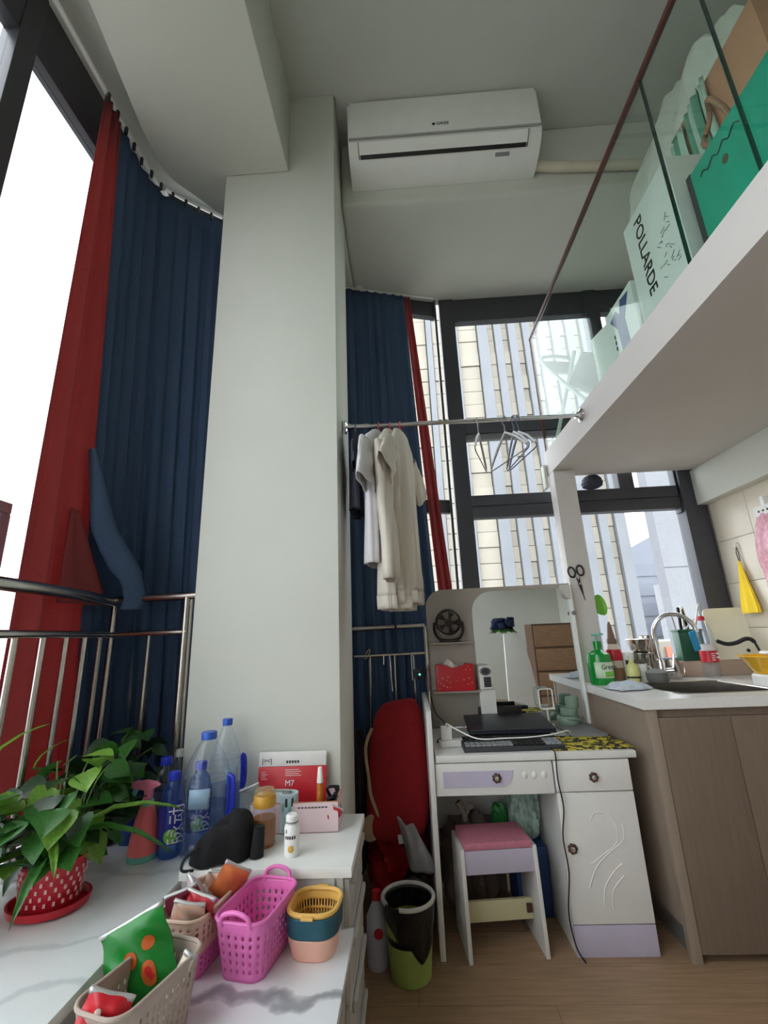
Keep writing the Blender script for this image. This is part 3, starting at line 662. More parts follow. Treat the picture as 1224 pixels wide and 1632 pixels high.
# dark lamp shade/ball on the transom
hb = thing('dark_bowl', 'dark blue round bowl on the window bar under the loft', 'bowl', (1.285, 2.858, 2.088))
MB().lathe([(0, 0), (0.04, 0.0), (0.062, 0.012), (0.066, 0.035), (0.06, 0.06), (0.045, 0.078), (0, 0.080)], (0, 0, 0), 28).build('shell', M('hat_navy', (50, 56, 72), 0.8), hb)
MB().lathe([(0.0665, 0.030), (0.0685, 0.033), (0.0665, 0.038)], (0, 0, 0), 28).build('rim', DARK, hb)

# ------------------------------------------------------------------ kitchen counter
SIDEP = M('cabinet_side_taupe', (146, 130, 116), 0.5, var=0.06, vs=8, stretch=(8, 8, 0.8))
kb = thing('kitchen_cabinet', 'taupe wood-grain base cabinet under the kitchen worktop', 'cabinet', (0.985, 2.06, 0))
MB().b(0.018, 1.0, 0.712, 0.73, 0.10, 0.858).build('back_panel', BROWNCAB, kb)
MB().b(0.018, 1.0, 0.0165, 0.7115, 0.10, 0.118).build('bottom_panel', BROWNCAB, kb)
MB().b(0.018, 1.0, 0.0, 0.016, 0.10, 0.858).build('face_frame', BROWNCAB, kb)
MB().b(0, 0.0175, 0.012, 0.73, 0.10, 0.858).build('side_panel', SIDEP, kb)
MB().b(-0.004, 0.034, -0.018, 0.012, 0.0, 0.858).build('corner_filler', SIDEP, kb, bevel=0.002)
MB().b(0.03, 1.0, 0.05, 0.068, 0.0, 0.0995).build('kick_board', M('kick_grey', (120, 118, 112), 0.4, metal=0.3), kb)
MB().b(0.02, 0.036, 0.07, 0.73, 0.0, 0.0995).build('kick_board', M('kick_grey', (120, 118, 112), 0.4, metal=0.3), kb)
MB().b(0.036, 0.322, -0.018, -0.0005, 0.03, 0.826).build('door', BROWNCAB, kb, bevel=0.002)
MB().b(0.326, 0.66, -0.018, -0.0005, 0.03, 0.826).build('door', BROWNCAB, kb, bevel=0.002)
MB().b(0.664, 0.998, -0.018, -0.0005, 0.03, 0.826).build('door', BROWNCAB, kb, bevel=0.002)
MB().b(0.322, 0.326, -0.012, -0.0005, 0.03, 0.826).build('edge_strip', M('edge_strip', (170, 158, 146), 0.5), kb)
wt = thing('kitchen_worktop', 'white quartz kitchen worktop with a sink cutout', 'worktop', (0.965, 2.03, 0.86))
MB().b(0, 1.03, 0, 0.12, 0, 0.04).b(0, 1.03, 0.56, 0.82, 0, 0.04).b(0, 0.215, 0.12, 0.56, 0, 0.04).b(0.66, 1.03, 0.12, 0.56, 0, 0.04).build('slab', QUARTZ, wt)
MB().b(-0.001, 1.03, -0.001, 0.004, 0.001, 0.0402).build('front_edge', QUARTZ, wt)
sk = thing('sink', 'recessed stainless steel kitchen sink basin', 'sink', (1.18, 2.15, 0.66))
MB().b(0, 0.445, 0, 0.44, 0, 0.005).b(0, 0.004, 0, 0.44, 0.005, 0.238).b(0.441, 0.445, 0, 0.44, 0.005, 0.238).b(0, 0.445, 0, 0.004, 0.005, 0.238).b(0, 0.445, 0.436, 0.44, 0.005, 0.238).build('basin', STEEL, sk)
MB().tube([(x, y, 0.2395) for x, y in [(0.2225+a*1.0, 0.22+b_) for a, b_ in rrect(0.45, 0.445, 0.05)]], 0.004, 6, closed=True).build('rim', STEEL, sk)
MB().lathe([(0, 0.006), (0.04, 0.006), (0.042, 0.009), (0, 0.009)], (0.22, 0.22, 0), 18).build('drain', CHROME, sk)
fc = thing('faucet', 'chrome gooseneck kitchen faucet beside the sink', 'faucet', (1.395, 2.655, 0.90))
MB().lathe([(0, 0), (0.03, 0), (0.028, 0.02), (0.022, 0.03), (0.022, 0.10), (0.016, 0.115), (0, 0.115)], (0, 0, 0), 20).build('base', CHROME, fc)
MB().tube(smooth_path([(0, 0, 0.10), (-0.005, 0, 0.22), (0.0, -0.01, 0.29), (0.05, -0.03, 0.345), (0.12, -0.05, 0.345), (0.17, -0.07, 0.30), (0.185, -0.075, 0.25)], 6), 0.012, 12).build('spout', CHROME, fc)
MB().tube([(0.02, -0.01, 0.05), (0.05, -0.03, 0.055)], 0.016, 12).build('valve', CHROME, fc)
MB().tube([(0.045, -0.03, 0.06), (0.06, -0.035, 0.14)], [0.006, 0.008], 8).build('lever', CHROME, fc)

def pump_bottle(p):
    MB().lathe([(0, 0), (0.058, 0), (0.062, 0.008), (0.062, 0.13), (0.055, 0.155), (0.03, 0.172), (0.02, 0.178), (0.02, 0.19), (0, 0.19)], (0, 0, 0), 28).build('body', SOAPG, p)
    MB().lathe([(0.0, 0.19), (0.022, 0.19), (0.022, 0.222), (0, 0.222)], (0, 0, 0), 18).build('collar', SOAPG, p)
    MB().tube([(0, 0, 0.22), (0, 0, 0.255)], 0.006, 8).build('pump_stem', MINT, p)
    MB().lathe([(0, 0.252), (0.02, 0.252), (0.022, 0.262), (0, 0.266)], (0, 0, 0), 16).b(-0.012, 0.012, -0.05, 0.0, 0.254, 0.264).build('pump_head', MINT, p, bevel=0.002)
    MB().grid(lambda u, v: Vector((0.0626*math.sin(lerp(-1.1, 1.1, u)), -0.0626*math.cos(lerp(-1.1, 1.1, u)), lerp(0.035, 0.115, v))), 16, 2).build('label', M('soap_label', (206, 226, 196), 0.5), p, solid=0.0006)
    text('lettering', 'Green', p, (0.005, -0.0640, 0.09), FRONT, 0.036, DARKINK)
    MB().grid(lambda u, v: Vector((0.0635*math.sin(lerp(-0.3, 1.0, u)), -0.0635*math.cos(lerp(-0.3, 1.0, u)), lerp(0.042, 0.066, v))), 10, 2).build('label_patch', LIME, p, solid=0.0005)
so = thing('soap_bottle', 'green pump bottle of dish soap on the worktop by the post', 'bottle', (1.045, 2.605, 0.90), 0.25); pump_bottle(so)
sq = thing('sauce_bottle', 'squeeze bottle with brown cone nozzle and red label behind the green soap', 'bottle', (1.185, 2.735, 0.90))
MB().lathe([(0, 0), (0.036, 0), (0.04, 0.01), (0.04, 0.10), (0.036, 0.17), (0.026, 0.20), (0, 0.20)], (0, 0, 0), 22).build('body', M('sauce_clear', (214, 200, 184), 0.3), sq)
MB().lathe([(0.0405, 0.11), (0.0405, 0.16), (0.0385, 0.17)], (0, 0, 0), 22).build('label', REDLAB, sq)
MB().lathe([(0.0402, 0.005), (0.0405, 0.07), (0.038, 0.075)], (0, 0, 0), 22).build('contents', M('brown_sauce', (150, 110, 84), 0.4), sq)
MB().lathe([(0.027, 0.20), (0.027, 0.225), (0.022, 0.232), (0.012, 0.30), (0.005, 0.325), (0, 0.325)], (0, 0, 0), 18).build('nozzle', M('nozzle_brown', (120, 90, 74), 0.5), sq)
yo = thing('oil_bottle', 'short yellow-labelled bottle beside the sauce bottle on the worktop', 'bottle', (1.238, 2.655, 0.90))
MB().lathe([(0, 0), (0.032, 0), (0.034, 0.01), (0.034, 0.06), (0.028, 0.085), (0.014, 0.10), (0.014, 0.115), (0, 0.115)], (0, 0, 0), 20).build('body', M('pale_yellow', (214, 214, 140), 0.3), yo)
MB().lathe([(0, 0.115), (0.016, 0.115), (0.016, 0.135), (0, 0.135)], (0, 0, 0), 16).build('cap', OFFW, yo)
MB().lathe([(0.0345, 0.02), (0.0345, 0.03)], (0, 0, 0), 20).build('label_band', DARKINK, yo)
jr = thing('spice_cup', 'white printed cup behind the yellow-labelled bottle', 'cup', (1.262, 2.745, 0.90))
MB().lathe([(0, 0), (0.033, 0), (0.038, 0.15), (0.036, 0.15), (0.031, 0.004), (0, 0.004)], (0, 0, 0), 20).build('cup_wall', WHITEP, jr)
MB().grid(lambda u, v: Vector((0.0375*math.sin(lerp(-0.8, 0.8, u)), -0.0375*math.cos(lerp(-0.8, 0.8, u)), lerp(0.085, 0.11, v))), 10, 2).build('print', DARKINK, jr, solid=0.0006)
mg = thing('white_mug', 'small white mug with grey band by the steel bowls', 'mug', (1.305, 2.70, 0.90))
MB().lathe([(0, 0), (0.03, 0), (0.034, 0.09), (0.032, 0.09), (0.028, 0.005), (0, 0.005)], (0, 0, 0), 20).build('mug_wall', WHITEP, mg)
MB().tube(smooth_path([(0.033, 0, 0.075), (0.055, 0, 0.065), (0.052, 0, 0.03), (0.031, 0, 0.02)], 4), 0.004, 6).build('handle', WHITEP, mg)
gp = thing('grey_pot', 'grey stone-coloured lidded pot beside the faucet', 'pot', (1.335, 2.60, 0.90))
MB().lathe([(0, 0), (0.045, 0), (0.052, 0.01), (0.053, 0.045), (0, 0.045)], (0, 0, 0), 24).build('pot_body', M('stone_grey', (112, 112, 110), 0.6), gp)
MB().lathe([(0.055, 0.046), (0.055, 0.05), (0.03, 0.066), (0.012, 0.07), (0.012, 0.08), (0, 0.08)], (0, 0, 0), 24).build('lid', M('stone_grey', (112, 112, 110), 0.6), gp)
def steel_bowl(lab, loc, r, h, tilt=(0, 0, 0)):
    b_ = thing('steel_bowl', lab, 'bowl', loc, rot=tilt, group='steel bowls on the ledge')
    MB().lathe([(0, 0), (r*0.62, 0), (r*0.72, 0.006), (r, h), (r*1.1, h+0.002), (r*1.1, h+0.004), (r*0.97, h-0.001), (r*0.68, 0.01), (0, 0.006)], (0, 0, 0), 28).build('bowl_wall', STEEL, b_)
    return b_
steel_bowl('upper stainless steel bowl with flared rim, stacked behind the cups', (1.345, 2.755, 1.042), 0.062, 0.075)
steel_bowl('lower stainless steel bowl carrying another one behind the cups', (1.345, 2.755, 0.9005), 0.058, 0.14)
pt = thing('steel_pot', 'tall stainless steel pot on the ledge behind the faucet', 'pot', (1.435, 2.838, 0.985))
MB().lathe([(0, 0), (0.036, 0), (0.038, 0.004), (0.038, 0.15), (0.041, 0.153), (0.037, 0.153), (0.036, 0.006), (0, 0.006)], (0, 0, 0), 26).build('pot_wall', STEEL, pt)
MB().tube([(0.037, -0.01, 0.13), (0.055, -0.02, 0.125), (0.055, -0.02, 0.09), (0.037, -0.01, 0.085)], 0.003, 6).build('handle', STEEL, pt)
cu = thing('steel_cup', 'brushed steel cup with handle right of the faucet', 'cup', (1.49, 2.72, 0.90))
MB().lathe([(0, 0), (0.036, 0), (0.038, 0.004), (0.038, 0.105), (0.036, 0.105), (0.035, 0.005), (0, 0.005)], (0, 0, 0), 26).build('cup_wall', STEEL, cu)
MB().tube(smooth_path([(0.037, 0, 0.09), (0.06, 0, 0.08), (0.06, 0, 0.03), (0.037, 0, 0.02)], 4), 0.003, 6).build('handle', STEEL, cu)
kn = thing('knife_block', 'dark green knife and cutlery holder on the ledge', 'knife holder', (1.61, 2.80, 0.9855))
MB().b(0, 0.14, 0.005, 0.075, 0, 0.165).build('holder_box', GREENB, kn, bevel=0.004)
MB().b(-0.003, 0.143, 0.002, 0.078, 0.165, 0.178).build('holder_rim', GREENB, kn, bevel=0.003)
for x, l, t in ((0.045, 0.13, 0.05), (0.075, 0.12, -0.08)):
    MB().box((x, 0.04, 0.178+l/2), (0.018, 0.012, l), Matrix.Rotation(t, 3, 'Y')).build('knife_handle', BLACK, kn, bevel=0.004)
    MB().box((x+t*0.1+0.012, 0.04, 0.178+l/2+0.01), (0.006, 0.013, l), Matrix.Rotation(t, 3, 'Y')).build('knife_tang', STEEL, kn, bevel=0.002)
MB().prism([(0.118, 0.178), (0.135, 0.178), (0.178, 0.33), (0.165, 0.31)], 0.04, 0.042, lambda a, b, h: (a, h, b)).build('blade', STEEL, kn)
MB().tube([(0.06, 0.03, 0.18), (0.115, 0.02, 0.235)], 0.005, 8).build('spoon_handle', WHITEP, kn)
MB().tube([(0.005, 0.03, 0.178), (-0.012, 0.02, 0.27)], 0.003, 8).build('chopstick', M('chopstick', (150, 120, 110), 0.6), kn)
bp = tag(MB().box((1.556, 2.575, 1.105), (0.035, 0.012, 0.11), Euler((0.25, -0.30, 0)).to_matrix()).build('blue_sleeve', SKYBLUE, bevel=0.006), 'light blue rubber nozzle sleeve hanging at the faucet tip', 'nozzle')
co = thing('cola_bottle', 'empty clear plastic bottle with red cap and red label on the worktop', 'bottle', (1.70, 2.715, 0.90), 0.2)
MB().lathe([(0, 0.003), (0.034, 0.0), (0.042, 0.012), (0.043, 0.15), (0.041, 0.19), (0.043, 0.215), (0.040, 0.25), (0.026, 0.29), (0.0155, 0.305), (0.0155, 0.315)], (0, 0, 0), 26).build('bottle_shell', PET, co)
MB().lathe([(0.0437, 0.085), (0.0437, 0.145)], (0, 0, 0), 26).build('label', REDLAB, co)
MB().lathe([(0.0436, 0.146), (0.0436, 0.18)], (0, 0, 0), 26).build('label_top', M('label_pale', (214, 206, 204), 0.5), co)
MB().lathe([(0, 0.335), (0.017, 0.335), (0.018, 0.315), (0.018, 0.31), (0, 0.31)], (0, 0, 0), 18).build('cap', REDLAB, co)
for k in range(4): MB().b(-0.026, -0.004, -0.0462, -0.0448, 0.095+0.011*k, 0.099+0.011*k).build('small_print', WHITEINK, co)
for k in range(2): MB().b(0.006, 0.024, -0.0462, -0.042, 0.105+0.02*k, 0.115+0.02*k).build('large_print', WHITEINK, co)
cb = thing('cutting_board', 'cream plastic cutting board leaning against the tiled wall', 'cutting board', (1.885, 2.765, 0.985), rot=(-0.12, 0, -0.15))
o = MB().prism([(x, z+0.15) for x, z in rrect(0.22, 0.29, 0.03)], 0, 0.012, lambda a, b, h: (a, h, b)).build('board', CREAMB, cb)
MB().lathe([(0, -0.001), (0.010, -0.001), (0.010, 0.001), (0, 0.001)], (0.07, -0.001, 0.05), 14, rot=Euler(FRONT).to_matrix()).build('hang_hole', BLACK, cb)
bh = tag(MB().tube(smooth_path([(1.72, 2.66, 1.10), (1.76, 2.64, 1.08), (1.80, 2.62, 1.085), (1.845, 2.60, 1.105), (1.87, 2.585, 1.09), (1.875, 2.56, 1.03), (1.885, 2.53, 0.992), (1.90, 2.52, 0.985)], 5), [0.004]+[0.011]*20+[0.006]*15, 8).build('pan_handle', BLACK), 'curved black handle lying across the cutting board', 'handle')
fg = thing('frying_bowl', 'shallow steel pan with cream inside below the cutting board', 'pan', (1.86, 2.53, 0.90))
MB().lathe([(0, 0), (0.05, 0), (0.075, 0.06), (0.09, 0.083), (0.086, 0.083), (0.05, 0.006), (0, 0.006)], (0, 0, 0), 26).build('pan_wall', M('pan_bronze', (150, 124, 96), 0.3, metal=0.6), fg)
yw = thing('yellow_basin', 'yellow enamel basin standing on a white stove at the right edge', 'basin', (1.72, 2.29, 0.957))
MB().lathe([(0, 0), (0.075, 0), (0.085, 0.01), (0.125, 0.075), (0.132, 0.078), (0.132, 0.082), (0.12, 0.08), (0.08, 0.012), (0, 0.008)], (0, 0, 0), 34).build('basin_wall', YELLOWW, yw)
MB().lathe([(0, 0.082), (0.05, 0.082), (0.06, 0.09), (0.055, 0.10), (0, 0.10)], (0.02, 0, 0), 26).build('white_lid', WHITEP, yw)
stv = thing('portable_stove', 'white base with dark knobs under the yellow basin', 'stove', (1.72, 2.29, 0.90))
MB().lathe([(0, 0), (0.085, 0), (0.092, 0.006), (0.092, 0.048), (0.085, 0.056), (0, 0.056)], (0, 0, 0), 30).build('housing', WHITEP, stv)
for a in (-2.3, -1.75, -1.2): MB().lathe([(0, 0), (0.008, 0), (0.007, 0.006), (0, 0.006)], (0.092*math.cos(a), 0.092*math.sin(a), 0.035), 12, rot=Vector((math.cos(a), math.sin(a), 0)).to_track_quat('Z', 'Y').to_matrix()).build('knob', BLACK, stv)
def rag(name, label, c, d, seed, rz=0):
    r_ = random.Random(seed); ph = [(r_.uniform(4, 12), r_.uniform(4, 12), r_.uniform(0, 6)) for _ in range(5)]
    def fn(u, v):
        x, y = u*2-1, v*2-1; e = max(abs(x), abs(y)); edge = max(0, 1-e**4)
        z = edge*(0.6+0.4*sum(math.sin(p*x+q*y+f) for p, q, f in ph)/3)
        return Vector((d[0]*x*(1+0.08*math.sin(5*y)), d[1]*y*(1+0.08*math.sin(4*x+1)), max(0.003, d[2]*z+0.003)))
    o = thing(name, label, 'cloth', c, rz)
    MB().grid(fn, 30, 22).build('folded_cloth', TOWEL, o, solid=0.004); return o
rag('dish_cloth', 'crumpled pale blue dishcloth on the worktop corner by the sink', (1.06, 2.36, 0.9025), (0.085, 0.07, 0.035), 2, 0.3)

# things on the post
scs = thing('kitchen_scissors', 'black kitchen scissors hanging on the loft post', 'scissors', (1.055, 2.698, 1.35), rot=(0, -0.16, 0))
for sx in (-1, 1):
    MB().tube([(sx*0.026+0.020*math.cos(a), -0.005, 0.175+0.030*math.sin(a)) for a in [2*PI*k/20 for k in range(20)]], 0.005, 8, closed=True).build('handle_ring', BLACK, scs)
    MB().prism([(sx*0.012, 0.145), (sx*0.003, 0.10), (sx*0.001, 0.0), (-sx*0.010, 0.085), (-sx*0.008, 0.11)], -0.006-0.002*sx, -0.004-0.002*sx, lambda a, b, h: (a, h, b)).build('blade', DARK, scs)
MB().lathe([(0, -0.002), (0.007, -0.002), (0.007, 0.002), (0, 0.002)], (0, -0.010, 0.10), 12, rot=Euler(FRONT).to_matrix()).build('pivot', STEEL, scs)
gl = thing('green_ladle', 'bright green plastic spoon head hanging beside the loft post', 'ladle', (1.145, 2.74, 1.32))
MB().lathe([(0, -0.014), (0.03, -0.012), (0.045, 0.0), (0.05, 0.018), (0.047, 0.018), (0.04, 0.002), (0, -0.010)], (0, 0, 0), 24, rot=Euler((1.4, 0, 0.5)).to_matrix(), sy=1.25).build('spoon_bowl', LIME, gl)
MB().tube([(-0.026, 0.02, 0.06), (-0.02, 0.02, 0.11)], 0.004, 6).build('hang_loop', LIME, gl)

# right wall things
yc = thing('yellow_cloth', 'yellow cleaning cloth hanging on a hook by the window', 'cloth', (1.992, 2.69, 1.63))
def ycf(u, v):
    a = 2*PI*u; w_ = lerp(0.006, 0.065, min(1, v*1.15)); th = lerp(0.004, 0.02, v)
    return Vector((-0.012 - th + th*math.cos(a)*(1+0.4*math.sin(6*a)), w_*math.sin(a)*(1+0.1*math.sin(5*a)) - 0.02*v, -0.09-0.30*v))
MB().grid(ycf, 32, 14, closed=True).build('cloth_body', YELLOWC, yc)
MB().tube([(-0.012, 0.004, -0.095), (-0.012, 0.010, -0.04), (-0.010, 0.0, 0.0), (-0.012, -0.008, -0.04), (-0.012, -0.004, -0.095)], 0.0025, 6).build('hang_loop', BLACK, yc)
MB().tube([(0.0, 0, 0.02), (-0.014, 0, 0.012), (-0.016, 0, -0.004), (-0.006, 0, -0.008)], 0.004, 8).build('hook', WHITEP, yc)
pk = thing('pink_bag', 'pink and clear plastic bag clipped to the kitchen wall at the right edge', 'bag', (1.992, 2.40, 1.82))
PKF = clear('pink_film', (0.95, 0.75, 0.82), body=0.45, gloss=0.08, rough=0.2, bodycol=(240, 190, 205))
def pkf(u, v):
    a = 2*PI*u; w_ = lerp(0.06, 0.13, min(1, v*1.4)); th = 0.022*math.sin(PI*min(1, v+0.1))+0.004
    return Vector((-0.012-th+th*math.cos(a)*(1+0.3*math.sin(7*a+5*v)), w_*math.sin(a), -0.06-0.36*v+0.01*math.sin(5*a)*v))
MB().grid(pkf, 36, 16, closed=True).build('bag_body', PKF, pk)
MB().b(-0.035, -0.006, -0.065, 0.065, -0.075, -0.02).build('header_card', M('header_white', (224, 222, 218), 0.6), pk, bevel=0.003)
for y_ in (-0.03, 0.0, 0.03): MB().lathe([(0, 0), (0.006, 0), (0.006, 0.002), (0, 0.002)], (-0.0355, y_, -0.05), 10, rot=Matrix.Rotation(-PI/2, 3, 'Y')).build('eyelet', DARKINK, pk)
MB().b(-0.03, -0.001, -0.012, 0.012, -0.02, 0.03).build('clip', WHITEP, pk, bevel=0.004)

# ------------------------------------------------------------------ vanity desk
dk = thing('vanity_desk', 'white vanity desk with lilac panels, drawers and a tall mirror board', 'desk', (0.10, 2.09, 0))
MB().b(-0.005, 0.825, -0.008, 0.57, 0.672, 0.70).build('desktop', DESKW, dk, bevel=0.005)
MB().prism([(-0.015, 0), (-0.02, 0.84), (-0.005, 0.875), (0.04, 0.885), (0.57, 0.885), (0.57, 0)], -0.034, -0.012, lambda a, b, h: (h, a, b)).build('side_panel', DESKW, dk, bevel=0.003)
MB().b(-0.010, 0.478, 0.012, 0.5, 0.556, 0.671).build('drawer_box', DESKW, dk)
def knob(p, x, z, y=-0.004):
    k = MB()
    for i in range(7):
        a = 2*PI*i/7; k.lathe([(0, 0), (0.0065, 0.002), (0.0065, 0.008), (0, 0.011)], (x+0.013*math.cos(a), y, z+0.013*math.sin(a)), 8, rot=Euler(FRONT).to_matrix())
    o = k.build('knob', ANTIQ, p)
    MB().lathe([(0, 0), (0.009, 0), (0.011, 0.010), (0.007, 0.018), (0, 0.019)], (x, y-0.002, z), 12, rot=Euler(FRONT).to_matrix()).build('knob_center', CHROME, o)
d1 = MB().b(-0.010, 0.476, -0.004, 0.0118, 0.548, 0.668).build('drawer', DESKW, dk, bevel=0.003)
MB().prism([(0.022, 0.578), (0.27, 0.578), (0.295, 0.59), (0.31, 0.615), (0.315, 0.638), (0.022, 0.638)], -0.0065, -0.0042, lambda a, b, h: (a, h, b)).build('lilac_panel', LILAC, d1)
knob(d1, 0.242, 0.612, -0.0066)
for x in (0.36, 0.40, 0.44):
    MB().lathe([(0, 0), (0.012, 0), (0.008, 0.003), (0, 0.004)], (x, -0.004, 0.618), 12, rot=Euler(FRONT).to_matrix(), sy=1.3).build('embossed_petal', DESKW, d1)
MB().b(0.484, 0.788, 0.012, 0.52, 0.0, 0.671).build('pedestal', DESKW, dk)
MB().b(0.482, 0.79, -0.002, 0.0118, 0.0, 0.100).build('plinth', LILAC, dk, bevel=0.002)
d2 = MB().b(0.482, 0.79, -0.004, 0.0118, 0.553, 0.668).build('drawer', DESKW, dk, bevel=0.003)
knob(d2, 0.637, 0.605)
dr = MB().b(0.482, 0.79, -0.004, 0.0118, 0.104, 0.549).build('door', DESKW, dk, bevel=0.003)
knob(dr, 0.514, 0.355)
for pts in ([(0.60, 0.45), (0.62, 0.475), (0.655, 0.47), (0.66, 0.445)], [(0.58, 0.30), (0.63, 0.33), (0.69, 0.37), (0.70, 0.43), (0.68, 0.47)], [(0.56, 0.22), (0.60, 0.29), (0.66, 0.34), (0.72, 0.38), (0.725, 0.44)], [(0.61, 0.16), (0.62, 0.22), (0.66, 0.27), (0.70, 0.30)], [(0.64, 0.15), (0.65, 0.21), (0.70, 0.26)]):
    MB().tube([(a, -0.0035, b_) for a, b_ in [(q.x, q.y) for q in smooth_path([(a, b_, 0) for a, b_ in pts], 6)]], 0.0028, 6).build('embossed_vine', DESKW, dr)
MB().b(-0.010, 0.484, 0.50, 0.512, 0.25, 0.671).build('back_panel', DESKW, dk)
# mirror board (local y 0.57 -> world 2.66)
pts = [(0.02, 0.701)] + [(0.02, 1.33)] + [(0.02+0.10-0.10*math.cos(a), 1.345+0.10*math.sin(a)) for a in [PI/2*k/8 for k in range(9)]] + [(0.862, 1.452), (0.862, 0.701)]
MB().prism(pts, 0.572, 0.588, lambda a, b, h: (a, h, b)).build('mirror_board', TAUPE, dk)
mp_ = [(0.285, 0.72), (0.285, 1.30)] + [(0.285+0.12-0.12*math.cos(a), 1.305+0.12*math.sin(a)) for a in [PI/2*k/8 for k in range(9)]] + [(0.845, 1.425), (0.845, 0.72)]
MB().prism(mp_, 0.566, 0.5715, lambda a, b, h: (a, h, b)).build('mirror', MIRROR, dk)
MB().b(0.846, 0.862, 0.54, 0.5715, 0.701, 1.44).build('side_bar', WHITEP, dk, bevel=0.005)
MB().prism([(0.80, 1.44), (0.846, 1.44), (0.846, 1.36), (0.825, 1.37), (0.81, 1.40)], 0.53, 0.565, lambda a, b, h: (a, h, b)).build('corner_bracket', OFFW, dk)
MB().lathe([(0, 0), (0.012, 0), (0.012, 0.012), (0, 0.014)], (0.854, 0.54, 1.28), 12, rot=Euler(FRONT).to_matrix()).build('bar_fitting', GREYP, dk)
MB().b(0.028, 0.275, 0.47, 0.5715, 1.140, 1.147).build('shelf', TAUPE, dk, bevel=0.002)
MB().b(0.03, 0.285, 0.47, 0.5715, 0.886, 0.893).build('shelf', TAUPE, dk, bevel=0.002)
DY = 2.09
fn_ = thing('desk_fan', 'small black round desk fan on the mirror shelf', 'fan', (0.238, 2.60, 1.1475))
FM = M('fan_brown_black', (44, 34, 34), 0.45, var=0.08)
MB().lathe([(0, 0), (0.05, 0), (0.05, 0.008), (0, 0.012)], (0, 0.005, 0), 20, sx=1.2, sy=0.7).build('foot', FM, fn_)
MB().tube(smooth_path([(-0.078, 0, 0.11), (-0.080, 0, 0.06), (-0.055, 0, 0.02), (0, 0, 0.010), (0.055, 0, 0.02), (0.080, 0, 0.06), (0.078, 0, 0.11)], 4), 0.008, 8).build('yoke', FM, fn_)
ROT = Euler((PI/2+0.15, 0, 0)).to_matrix(); cF = Vector((0, -0.01, 0.108))
MB().lathe([(0.066, -0.03), (0.072, -0.025), (0.072, 0.022), (0.066, 0.028), (0.062, 0.022), (0.062, -0.025)], cF, 30, rot=ROT).build('ring', FM, fn_)
g_ = MB()
for i in range(24):
    a = 2*PI*i/24; g_.tube([cF+ROT@Vector((0.02*math.cos(a), 0.02*math.sin(a), 0.028)), cF+ROT@Vector((0.065*math.cos(a+0.4), 0.065*math.sin(a+0.4), 0.026))], 0.0013, 5)
g_.build('grille', FM, fn_)
MB().lathe([(0, 0.020), (0.02, 0.020), (0.022, 0.032), (0, 0.034)], cF, 18, rot=ROT).build('hub', FM, fn_)
bl = MB()
for i in range(5):
    a = 2*PI*i/5
    bl.prism([(0.012*math.cos(a), 0.012*math.sin(a)), (0.058*math.cos(a-0.35), 0.058*math.sin(a-0.35)), (0.060*math.cos(a+0.25), 0.060*math.sin(a+0.25))], 0.002, 0.005, lambda x, y, h: cF+ROT@Vector((x, y, h)))
bl.build('blades', BLACK, fn_)
MB().tube([cF+ROT@Vector((0.070*math.cos(a), 0.070*math.sin(a), 0.026)) for a in [-2.6+k*0.13 for k in range(17)]], 0.0025, 6).build('chrome_arc', STEEL, fn_)
tb = thing('tissue_box', 'red tissue box with small gold dots on the lower mirror shelf', 'tissue box', (0.150, 2.575, 0.8935))
pr = [(0, 0), (0.205, 0), (0.205, 0.135), (0.17, 0.140), (0.13, 0.125), (0.10, 0.117), (0.07, 0.125), (0.03, 0.140), (0, 0.135)]
MB().prism(pr, 0, 0.075, lambda a, b, h: (a, h, b)).build('carton', REDPACK, tb, bevel=0.002)
for k in range(22): MB().lathe([(0, 0), (R.uniform(0.002, 0.0045), 0), (0, 0.0008)], (R.uniform(0.01, 0.195), -0.0005, R.uniform(0.01, 0.125)), 8, rot=Euler(FRONT).to_matrix()).build('gold_dot', M('gold_dot', (220, 150, 120), 0.5), tb)
MB().grid(lambda u, v: Vector((0.05+0.10*u+0.01*math.sin(9*v), 0.037+0.016*math.sin(7*u+3*v), 0.10+0.065*v*(0.7+0.3*math.sin(5*u+1)))), 14, 8).build('tissue', WHITEP, tb, solid=0.001)
aw = thing('white_dispenser', 'white and grey dispenser with dark window in front of the mirror', 'dispenser', (0.415, 2.60, 0.70))
MB().b(-0.04, 0.045, -0.03, 0.045, 0.0, 0.195).build('stand', WHITEP, aw, bevel=0.004)
MB().b(-0.036, 0.036, -0.034, 0.04, 0.196, 0.32).build('body', WHITEP, aw, bevel=0.012)
MB().lathe([(0, 0), (0.028, 0), (0.031, 0.004), (0, 0.007)], (0, -0.034, 0.29), 20, rot=Euler(FRONT).to_matrix(), sy=0.72).build('lens', GREYP, aw)
MB().lathe([(0, 0), (0.022, 0), (0, 0.003)], (0, -0.040, 0.29), 20, rot=Euler(FRONT).to_matrix(), sy=0.72).build('lens_glass', DARK, aw)
MB().b(-0.012, 0.026, -0.037, -0.0342, 0.21, 0.262).build('dark_window', DARK, aw, bevel=0.004)
kbd = thing('keyboard', 'dark keyboard with grey keys at the front of the desk', 'keyboard', (0.222, 2.115, 0.7005), 0.01)
MB().prism([(0, 0), (0, 0.018), (0.15, 0.030), (0.15, 0)], 0, 0.43, lambda a, b, h: (h, a, b)).build('case', DARK, kbd, bevel=0.002)
GK = M('key_grey', (140, 142, 146), 0.6)
